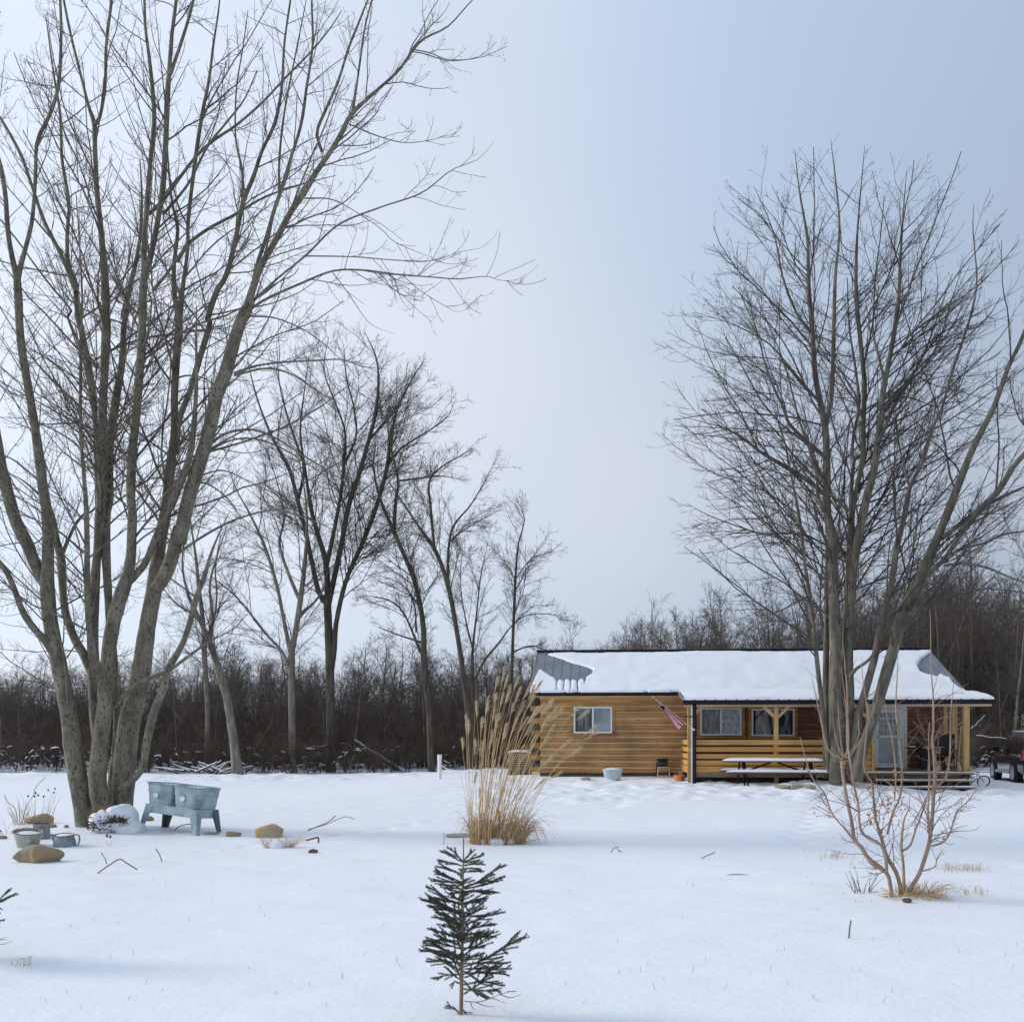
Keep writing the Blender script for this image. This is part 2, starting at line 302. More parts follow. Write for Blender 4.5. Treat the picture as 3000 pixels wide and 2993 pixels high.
def join(parts):
    Vs=[];Qs=[];o=0
    for v,q in parts: Vs.append(v); Qs.append(q+o); o+=len(v)
    return np.concatenate(Vs),np.concatenate(Qs)
def grow(rng, P, Rr, count, t0=.2, t1=.97, ang=(35,60), lf=(.35,.6), lmin=.15, K=6, up=(0,.1), wig=.12, rf=.6, rmin=.003, side=None, tip=.35, lmax=9, env=None, outw=0., lenv=None):
    N,Kp,_=P.shape; seg=np.linalg.norm(np.diff(P,axis=1),axis=2); Ls=seg.sum(1)
    pid=rng.choice(N,count,p=Ls/Ls.sum()); t=t0+(t1-t0)*rng.random(count)
    f=t*(Kp-1); i=np.minimum(f.astype(int),Kp-2); u=(f-i)[:,None]
    S=P[pid,i]*(1-u)+P[pid,i+1]*u; T=P[pid,i+1]-P[pid,i]; T/=np.linalg.norm(T,axis=1,keepdims=True)+1e-9
    r0=Rr[pid,i]*(1-u[:,0])+Rr[pid,i+1]*u[:,0]
    rnd=rng.normal(size=(count,3)); 
    if side is not None: rnd=rnd*np.array([1,side,1])
    if env is not None and outw:
        Ow=(S-env[0])/env[1]; Ow=Ow*np.array([1,1,.35]); Ow/=np.linalg.norm(Ow,axis=1,keepdims=True)+1e-6; rnd=rnd+Ow*outw
    A=rnd-T*(rnd*T).sum(1,keepdims=True); A/=np.linalg.norm(A,axis=1,keepdims=True)+1e-9
    a=np.radians(rng.uniform(ang[0],ang[1],count))[:,None]
    D=T*np.cos(a)+A*np.sin(a)
    Ln=np.clip(Ls[pid]*(1-t*.72)*rng.uniform(lf[0],lf[1],count),lmin,lmax)
    if env is not None:
        D2=D+np.array([0,0,.25]); D2/=np.linalg.norm(D2,axis=1,keepdims=True); s_=(S-env[0])/env[1]; d_=D2/env[1]; a_=(d_*d_).sum(1); b_=(s_*d_).sum(1); c_=(s_*s_).sum(1)-1
        dist=(-b_+np.sqrt(np.maximum(b_*b_-a_*c_,0)))/a_; dist=np.where(c_>0,lmin*1.6,dist)
        if lenv: Ln=np.clip(dist*rng.uniform(lenv[0],lenv[1],count),lmin,np.minimum(lmax,Ls[pid]*.8+.8))
        else: Ln=np.minimum(Ln,np.maximum(dist*1.05,lmin*.6))
    st=Ln/(K-1); out=np.empty((count,K,3)); out[:,0]=S
    for k in range(1,K):
        w=up[0]+(up[1]-up[0])*k/(K-1)
        D=D+np.array([0,0,w])+rng.normal(size=(count,3))*wig; D/=np.linalg.norm(D,axis=1,keepdims=True); out[:,k]=out[:,k-1]+D*st[:,None]
    rb=np.clip(np.minimum(r0*rf,.0058*Ln+.002),rmin,None); tt=np.linspace(0,1,K)[None,:]
    rr=rb[:,None]*(1-tt*(1-tip)); return out,np.maximum(rr,rmin*.7)
def crown(rng, P, Rr, spec, env=None):
    """spec: list of (density per metre, sides, kwargs); each level grows from the one before (and a little from its parent)"""
    parts=[]; prev=(P,Rr)
    for dens,sides,kw in spec:
        tot=np.linalg.norm(np.diff(prev[0],axis=1),axis=2).sum(); c=max(3,int(tot*dens))
        cur=grow(rng,prev[0],prev[1],c,env=env,**kw); parts.append(tubes(cur[0],cur[1],sides)); prev=cur
    return join(parts)
def catmull(pts, n):
    pts=np.array(pts,float); d=np.r_[0,np.cumsum(np.linalg.norm(np.diff(pts[:,:3],axis=0),axis=1))]; p=np.vstack([2*pts[0]-pts[1],pts,2*pts[-1]-pts[-2]]); out=[]
    for s in np.linspace(0,d[-1],n):
        i=min(np.searchsorted(d,s,side='right')-1,len(pts)-2); t=(s-d[i])/(d[i+1]-d[i]+1e-9); a,b,c,e=p[i],p[i+1],p[i+2],p[i+3]
        out.append(.5*((2*b)+(-a+c)*t+(2*a-5*b+4*c-e)*t*t+(-a+3*b-3*c+e)*t**3))
    return np.array(out)
# frames of the photograph used to read off the stems: (x0, y0, zoom)
FR={'A':(0,0,1.927),'B':(0,900,1.927),'C':(0,1500,2.409),'D':(700,0,1.927),'R':(2000,1200,1.752),'U':(1900,300,1.752),'M':(600,900,1.3764),'P':(2300,2150,2.76),'Q':(2200,1850,2.415)}
def stem(txt, Y, dy=0., n=None, dy0=0., wob=.0, seed=0, rmul=1.):
    """'C 530,1927,140 520,1700,140 A ...' -> (pts (n,3), radii (n)); the stem leans from depth Y+dy0 to Y+dy"""
    fr=None; raw=[]
    for tok in txt.split():
        if tok in FR: fr=FR[tok]; continue
        a=[float(q) for q in tok.split(',')]
        raw.append((fr[0]+a[0]/fr[2], fr[1]+a[1]/fr[2], a[2]/fr[2]))
    L_=np.r_[0,np.cumsum([math.hypot(raw[i+1][0]-raw[i][0],raw[i+1][1]-raw[i][1]) for i in range(len(raw)-1)])]; L_/=L_[-1]
    pts=[]
    for (sx,sy,w),t in zip(raw,L_):
        y=Y+dy0+(dy-dy0)*t; p=W(sx,sy,y); pts.append((p.x,p.y,p.z,max(w,.6)/2/F*y*rmul))
    n=n or max(8,int(len(pts)*3)); c=catmull(pts,n); return c[:,:3],np.maximum(c[:,3],.002)
def limb_mesh(name, P, Rr, mat, parent, sides=12, lump=.022, seed=0, flare=0):
    rng=np.random.default_rng(seed); Rr=Rr*(1+lump*rng.normal(size=len(Rr)))
    if flare: Rr=Rr*(1+flare*np.exp(-np.arange(len(Rr))/1.2))
    v,q=tubes(P[None],Rr[None],sides); o=link(name,npmesh(name,v,q),mat,parent,smooth=True); return o
def seg_resample(list_, K=14):
    Ps=[];Rs=[]
    for P,Rr in list_:
        c=catmull(np.c_[P,Rr],K); Ps.append(c[:,:3]); Rs.append(np.maximum(c[:,3],.002))
    return np.array(Ps),np.array(Rs)
def to_local(root, P): return P-np.array(root.location)[None,:]

def traced_tree(name, label, base, stems, Y, bark, twig, spec, seed, group=None, sides=12, skip=0, cat='tree', flare=.12, env=None, rmul=1.):
    rng=np.random.default_rng(seed); root=thing(name,label,cat,base,group=group); ls=[]
    for k,(txt,dy0,dy) in enumerate(stems):
        P,Rr=stem(txt,Y,dy,dy0=dy0,rmul=rmul); P=to_local(root,P)
        big=Rr[0]>.055
        low=P[0,2]<.5
        limb_mesh('stem' if low else 'limb',P,Rr,bark,root,sides if big else 8,seed=seed+k,flare=flare if low else 0); ls.append((P,Rr))
    Ps,Rs=seg_resample(ls,18)
    if env is not None:
        cx,cy,hx,hy=env; c=W(cx,cy,Y)-Vector(root.location); env=(np.array([c.x,c.y-.3,c.z]),np.array([hx/F*Y,hx/F*Y*.85,hy/F*Y]))
    v,q=crown(rng,Ps,Rs,spec,env); link('twigs',npmesh('twigs',v,q),twig,root)
    return root

LY=17.2; lb=onground(272,2428); lb=Vector((lb.x,lb.y,g(lb.x,lb.y)-.05))
left_stems=[
 # leftmost trunk and its fork
 ('C 615,2260,150 600,2150,145 560,1927,142 520,1700,140 490,1450,125 440,1200,120 400,1000,118 360,800,110 335,550,110 338,350,88 340,150,84 330,0,80 B 240,1000,60 215,800,55 185,600,50 150,400,48 125,250,48 110,100,45 A 105,1700,48 95,1550,44',0,-.9),
 ('A 97,1580,40 50,1350,30 30,1100,30 5,950,28 -30,800,24 -60,500,16 -90,200,10 -100,-100,5',-.9,-1.6),
 ('A 97,1580,40 130,1450,28 180,1250,24 200,1000,22 210,800,22 280,650,22 330,480,22 345,200,18 340,0,16 335,-200,9 330,-400,3',-.9,-.4),
 ('C 330,520,90 250,370,96 190,220,96 110,60,92 B 30,1000,72 0,850,60 -30,650,50 -60,400,44 -100,100,38 A -140,1600,30 -200,1300,20 -240,1000,8',-.3,-1.6),
 ('C 420,1070,70 330,920,62 240,820,54 160,700,48 100,540,43 40,410,43 -30,330,38 -120,200,30 -260,60,16 -400,-50,6',-.2,-1.9),
 # centre trunk
 ('C 760,2260,135 740,2150,135 690,1927,135 700,1700,130 730,1450,120 745,1300,110 700,1120,60 650,950,52 625,750,48 615,500,46 615,250,42 610,0,38 B 485,1100,28 470,900,22 455,700,20 455,400,18 460,0,16 A 465,1700,13 450,1400,9 430,1100,5',-.15,-1.4),
 ('C 735,1420,100 760,1200,105 765,1000,108 800,780,108 850,600,108 900,450,90 925,300,75 930,150,70 935,0,68 B 738,1080,54 742,900,58 748,800,56 770,600,50 785,400,52 800,200,50 805,0,50 A 805,1700,48 815,1550,46 850,1450,34 890,1250,32 920,1050,34 935,800,32 945,550,34 955,400,26 970,200,22 995,0,20 1010,-200,14 1020,-450,4',-.1,-.5),
 ('A 812,1560,36 815,1350,33 830,1150,30 850,900,28 870,700,28 865,550,26 845,350,22 820,150,18 815,0,16 800,-200,10 790,-400,3',-.35,.3),
 ('A 960,420,22 1020,250,20 1080,50,18 1120,-150,12 1150,-350,4',-.45,-1.2),
 ('C 870,530,55 950,450,56 1030,350,52 1090,200,52 1150,80,48 1200,-20,44 B 1010,1000,44 1060,880,40 1085,760,36 1100,600,30 1110,400,22 1108,200,14 1110,0,8',0,-.9),
 # trunks behind
 ('C 690,1250,70 668,1100,76 655,950,85 655,800,86 660,650,84 672,450,72 690,250,62 705,0,74 B 565,1200,60 580,900,55 580,600,50 590,350,50 600,100,55 590,0,50 A 600,1750,50 590,1550,45 570,1300,35 545,1050,30 535,800,28 533,700,30 500,600,20 450,400,16 400,200,16 360,0,14 330,-200,6',.5,1.2),
 ('A 535,710,24 570,640,20 595,450,20 600,250,18 630,0,16 650,-250,8',1.,1.5),
 ('C 780,850,60 765,600,62 750,350,66 742,150,76 750,0,68 B 620,1100,44 620,800,46 650,550,50 690,300,40 700,100,35 720,0,32 A 690,1800,30 740,1600,28 790,1350,22 800,1100,14 790,900,6',.5,1.8),
 ('B 548,1300,26 548,1000,30 540,700,32 530,520,36 500,330,40 470,180,38 440,50,42 A 440,1800,38 425,1600,36 385,1500,28 380,1300,24 390,1150,22 350,900,20 340,650,18 300,400,12 260,100,7',.6,2.0),
 ('A 430,1650,28 350,1450,26 250,1250,22 180,1050,20 120,880,20 40,730,18 -30,620,14 -130,500,6',1.,1.6),
 ('B 550,340,26 480,250,22 440,190,18 380,50,16 A 400,1750,14 300,1630,13 200,1500,12 100,1360,11 0,1240,9 -100,1150,5',.8,1.9),
 ('C 820,2250,90 815,2150,90 800,1927,85 820,1700,75 830,1500,62 818,1300,56 815,1100,45 805,900,28',.35,.6),
 ('C 690,1700,70 660,1400,64 650,1180,62 600,1020,70 530,900,64 460,700,58 440,500,56 430,330,66 395,180,50 B 300,1180,26 250,1090,18 170,1010,12 100,960,8 20,930,5',.3,1.1),
 ('C 440,290,36 480,200,26 530,90,24 590,20,20 B 520,1150,13 600,1060,10 680,1020,6',.8,1.4),
 # big right trunk
 ('C 830,2250,130 860,2120,150 870,1927,165 885,1700,165 920,1450,160 985,1200,142 1020,950,135 1050,750,122 1088,550,122 1110,400,118 1125,280,90 1140,150,94 1170,0,88 B 945,1060,60 962,900,58 985,700,46 985,500,45 995,300,46 1010,100,50 1005,0,45 A 1010,1800,44 1035,1600,26 1060,1400,22 1062,1250,22 1090,1000,24 1110,850,24 1140,650,22 1180,450,18 1205,250,14 1235,50,10 1250,-150,5',.1,.3),
 ('A 1005,1800,32 985,1650,30 982,1500,26 1003,1290,22 972,1150,16 952,950,12 945,800,5',.2,.6),
 ('C 1100,540,100 1170,430,108 1225,280,102 1270,100,98 B 1010,1330,84 1060,1100,84 1120,900,84 1180,700,84 1222,500,80 1270,380,80 1320,200,78 1370,50,66 A 1385,1780,60 1420,1650,46 1475,1500,38 1560,1350,36 1640,1200,36 1720,1080,38 1780,980,32 1870,850,28 D 578,750,26 640,640,26 780,510,18 900,400,16 1000,260,15 1060,210,13 1180,150,9 1300,20,6 1400,-80,2',.1,-1.6),
 ('D 640,640,20 665,480,14 690,300,13 712,150,11 750,0,10 785,-150,5',-1.1,-.6),
 ('D 470,860,20 440,750,20 490,620,18 560,460,16 620,270,15 680,120,13 750,-60,8',-.9,-1.9),
 ('A 1425,1640,30 1450,1500,26 1500,1350,24 1550,1180,24 1585,1080,24 1640,900,20 1700,700,20 1730,500,18 1765,250,14 1760,0,12 1770,-200,5',-.6,.1),
 ('A 1580,1090,18 1575,950,15 1590,750,14 1620,550,12 1660,350,10 1700,150,8 1740,-60,4',-.3,.4),
 ('B 1000,830,30 1012,640,35 1070,480,35 1130,280,38 1190,80,35 A 1165,1830,38 1220,1650,36 1280,1550,33 1330,1350,30 1370,1150,30 1430,1000,26 1480,850,22 1550,700,22 1590,500,18 1605,250,14 1640,0,12 1670,-200,5',.2,-.6),
 ('A 1370,1110,18 1365,950,14 1330,780,11 1335,500,10 1370,280,8 1400,60,5',0,.9),
 ('A 1000,1480,24 1060,1380,22 1180,1290,18 1330,1210,17 1480,1120,13 1640,1060,10 1780,1020,7 1900,990,3',.5,-.4),
 ('A 840,1210,24 930,1120,20 1010,1010,18 1110,880,17 1210,790,17 1330,710,15 1480,580,13 1620,430,12 1740,310,10 1850,180,8 1930,60,5',0,-1.3),
 ('A 920,1210,18 1000,1120,16 1080,1010,14 1170,830,14 1280,690,12 1380,560,9 1450,400,6',0,-1.),
 ('A 860,1640,20 930,1560,18 1010,1450,18 1070,1380,14',-.4,-.7),
 ('C 1250,1000,50 1180,1120,56 1150,1250,58 1090,1400,62 1040,1600,62 1010,1780,54 960,1870,50 880,1930,52 850,1960,60',-.8,-.35),
 ('C 1245,1010,48 1300,900,42 1340,780,44 1375,640,46 1410,530,38 1450,430,34 1490,290,20 1560,120,12 1620,0,5',-.8,-1.4),
 ('C 770,1400,44 850,1320,44 950,1230,34 1080,1160,30 1200,1110,27 1350,1000,22 1500,900,15 1650,820,9 1760,700,4',-.2,-1.7),
 # long sweeping limbs on the right
 ('D 60,1750,16 150,1690,16 350,1600,14 530,1530,12 700,1525,11 900,1550,10 1100,1565,8 1240,1575,7 1400,1560,4 1480,1585,3 1600,1570,2 1690,1495,1',-.6,-1.6),
 ('D 80,1700,16 220,1570,13 380,1440,12 560,1270,11 800,1170,9 1030,1090,8 1200,960,5 1350,900,3 1440,800,1',-.6,-1.9),
 ('D 370,1445,9 650,1450,7 900,1470,6 1100,1470,4 1250,1420,3 1380,1395,2 1465,1305,1',-.9,-2.4),
 ('D 370,1120,10 520,1125,7 650,1190,5 800,1290,4 870,1360,4 1000,1420,3 1110,1460,1',-.9,-.4),
 ('D 530,1540,6 620,1660,5 700,1780,4 760,1840,3 880,1885,1',-1.,-.6),
 ('D 920,1550,5 1010,1630,4 1100,1690,4 1170,1730,3 1240,1760,2 1340,1720,1',-1.2,-2.),
 ('D 620,700,9 760,760,7 920,805,5 1060,795,4 1150,770,2 1215,720,1',-1.,-.5),
 ('D 980,280,7 1080,300,6 1170,335,5 1300,335,4 1415,295,1',-1.3,-.9),
 ('B 1180,775,20 1280,710,16 1420,690,14 1560,740,12 1700,830,10 1850,920,7 1990,1010,3',-.2,-1.5),
 ('B 1325,372,20 1450,330,14 1600,310,12 1800,300,10 1927,295,8 2050,335,6 2180,350,3',-.5,-1.9),
 ('B 1180,812,14 1290,755,12 1420,740,12 1560,780,10 1700,860,7 1850,960,4',-.2,-.9),
 ('B 1325,385,14 1500,345,12 1650,380,10 1800,480,7 1950,560,3',-.5,-1.3),
 ('B 1010,1385,18 1150,1290,16 1300,1210,14 1450,1160,12 1560,1145,11 1700,1180,8 1900,1260,4',0,-1.2),
 ('B 1405,50,12 1550,60,9 1700,120,7 1820,200,6 1950,320,3',-.6,-1.),
 ('B 1000,400,12 1060,385,10 1150,400,8 1260,470,6 1340,560,3',.2,1.),
 ('B 1130,950,10 1250,920,9 1360,960,7 1480,1030,5 1600,1130,3',0,1.),
 ('B 1060,1000,14 1150,990,12 1240,1040,9 1320,1120,6 1370,1230,3',0,-.6),
 # leftward limbs
 ('B 700,830,14 620,760,13 540,700,12 450,660,11 350,655,10 250,660,8 150,630,6 0,620,3',-.1,-1.),
 ('B 545,540,14 460,500,13 400,420,12 330,340,11 250,280,10 160,230,8',.4,-.2),
 ('B 470,1390,10 400,1320,10 320,1260,9 200,1200,7 80,1160,4 -40,1150,2',-.6,-1.4),
 ('B 220,975,12 150,920,11 90,870,10 30,840,8 -60,820,4',-.5,-1.3),
 ('B 530,900,12 470,820,12 400,750,11 300,690,9 200,650,6',.5,1.),
 ('B 240,1300,9 200,1330,8 100,1330,7 0,1350,5 -100,1400,2',-.4,-1.2),
]
root=traced_tree('maple_tree','huge grey multi-stemmed bare maple beside the washtubs at left',lb,left_stems,LY,bark_l,twig_l,[
 (2.6,5,dict(t0=.2,t1=.93,ang=(28,58),lf=(.18,.40),lmin=.35,K=9,up=(-.03,.10),wig=.09,rf=.5,rmin=.005,lmax=3.4)),
 (4.6,4,dict(t0=.08,ang=(30,62),lf=(.25,.5),lmin=.25,K=7,up=(-.04,.22),wig=.12,rf=.6,rmin=.0026,lmax=1.3)),
 (7.,3,dict(t0=.08,ang=(35,70),lf=(.18,.42),lmin=.07,K=5,up=(0,.25),wig=.12,rf=.7,rmin=.0020,lmax=.4,tip=1.2))],11,rmul=.92)

RY=27.3; rb=onground(2462,2290)
right_stems=[
 ('R 795,1915,78 790,1850,76 790,1700,75 785,1450,70 785,1250,62 780,1050,55 770,850,50 765,650,45 740,520,42 740,350,40 738,200,35 730,80,35 U 905,1650,34 880,1530,30 855,1400,28 845,1250,26 835,1100,24 822,950,22 815,700,14 775,460,9 750,240,2',0,.3),
 ('U 908,1660,24 935,1550,22 945,1400,22 950,1200,20 955,1000,18 960,870,16 980,640,12 960,400,8 935,190,2',.2,1.),
 ('R 742,1890,32 735,1750,34 735,1500,34 736,1300,33 738,1100,25 736,900,22 742,780,18 735,680,9 700,560,4',.3,.9),
 ('R 752,1860,24 725,1600,24 708,1450,24 685,1250,24 670,1100,22 650,950,22 625,780,18 605,600,16 580,450,14 555,330,10 520,150,8 470,0,4 U 600,1400,2',.1,-1.3),
 ('R 850,1915,62 850,1700,62 850,1500,60 846,1300,58 848,1100,50 856,900,44 865,700,42 868,550,30 895,400,26 925,250,26 925,100,25 U 1100,1650,26 1110,1450,24 1100,1350,22 1085,1200,22 1070,1050,22 1065,900,17 1070,700,12 1085,500,8 1110,220,2',.1,.6),
 ('R 856,1120,50 872,850,46 905,640,44 940,470,42 985,300,36 1005,120,32 1030,0,30 U 1190,1600,32 1210,1450,28 1240,1300,24 1265,1150,22 1285,1000,20 1290,850,14 1305,600,9 1325,350,2',0,-.6),
 ('R 862,560,22 866,400,20 880,250,18 U 1045,1830,18 1050,1720,16 1080,1550,16 1060,1350,12 1030,1150,9 1020,900,5',.2,1.4),
 ('R 868,1860,42 880,1700,42 905,1560,40 950,1400,38 990,1250,38 1030,1050,38 1070,900,32 1100,700,30 1140,540,28 1165,400,24 1230,270,20 1290,80,16 1330,0,15 U 1505,1577,14 1560,1380,14 1620,1200,13 1665,1050,12 1685,900,8 1665,650,5 1670,520,2',0,-1.6),
 ('R 885,1905,66 930,1720,56 985,1560,52 1040,1370,60 1090,1200,60 1130,1050,60 1205,900,60 1260,770,50 1340,580,42 1410,400,38 1480,220,34 1550,80,30 1600,-20,26 U 1850,1350,22 1900,1250,20 1960,1100,15 2050,900,9 2120,700,4',-.2,-2.0),
 ('R 1225,870,28 1340,770,24 1420,650,22 1530,510,26 1620,420,28 1700,290,26 1752,230,25 1850,120,20 1950,-50,12 2050,-250,5',-1.,-3.),
 ('R 1330,660,26 1440,575,22 1560,490,18 1700,420,14 1800,380,8 1950,340,4',-1.2,-.6),
 ('R 1340,800,14 1450,790,14 1560,810,12 1680,860,9 1790,900,6 1900,960,3',-1.2,-2.4),
 ('R 1210,985,12 1330,950,10 1450,930,9 1560,920,8 1700,930,7 1800,950,4',-.9,.3),
 ('R 1380,740,12 1450,710,14 1560,680,12 1650,640,10 1780,620,8 1900,600,4',-1.4,-.5),
 ('R 1165,400,14 1145,320,9 1120,220,8 1100,130,7 1090,0,4',-.8,.2),
 ('R 742,250,22 680,200,20 600,130,18 540,60,15 U 690,1560,14 650,1480,12 600,1350,9 560,1200,7 470,1050,2',.1,-1.2),
 ('R 738,440,20 650,370,22 560,310,22 480,265,20 390,210,16 300,140,11 200,90,7 90,60,4 -20,30,2',.1,-1.9),
 ('R 738,695,12 620,640,12 500,635,10 400,635,9 260,590,7 130,540,5 20,480,2',.3,-.5),
 ('R 720,525,22 692,430,18 690,330,15 640,170,14 600,60,10 U 740,1500,9 700,1350,7 620,1150,5 540,980,2',0,.9),
 ('R 640,960,12 560,1000,9 480,1040,6 380,1060,3',-.6,-1.4),
 ('R 560,470,8 480,530,7 380,560,6 260,560,4 120,600,2',-.8,-1.8),
 ('R 855,1370,26 890,1330,18 935,1300,16 965,1270,12 1000,1210,6',-.1,-.9),
 ('R 845,520,16 800,470,14 760,440,10',.1,.2),
 ('U 870,1530,16 790,1440,13 700,1330,11 620,1240,8 500,1170,6 380,1120,4 250,1080,2',.2,.9),
 ('U 838,1180,14 760,1080,12 690,900,10 650,700,7 600,560,4 540,430,2',.2,-.9),
 ('U 1215,1440,14 1180,1300,12 1150,1150,10 1180,1000,8 1250,880,5',-.3,.6),
 ('U 1215,1570,16 1320,1450,12 1430,1340,10 1500,1200,8 1560,1000,5 1620,820,2',-.4,.9),
 ('U 1180,1750,20 1260,1560,18 1340,1430,14 1430,1250,10 1500,1050,7 1560,880,3',-.4,.3),
 ('U 1100,1640,14 1060,1500,11 1000,1400,8 960,1320,5',.3,.8),
]
root=traced_tree('maple_tree','tall bare multi-stemmed maple growing in front of the log cabin porch',rb,right_stems,RY,bark_r,twig_d,[
 (2.5,5,dict(t0=.17,t1=.99,ang=(26,54),lenv=(.45,.98),outw=1.0,lmin=.4,K=10,up=(-.02,.06),wig=.085,rf=.5,rmin=.0055,lmax=4.6)),
 (3.3,4,dict(t0=.10,t1=.98,outw=.5,ang=(24,48),lf=(.28,.55),lmin=.22,K=7,up=(0,.12),wig=.14,rf=.6,rmin=.004,lmax=1.5)),
 (5.2,3,dict(t0=.08,t1=1.,ang=(26,55),lf=(.25,.5),lmin=.10,K=5,up=(0,.2),wig=.16,rf=.7,rmin=.0032,lmax=.6,tip=.8))],21,env=(2445,1170,560,775))

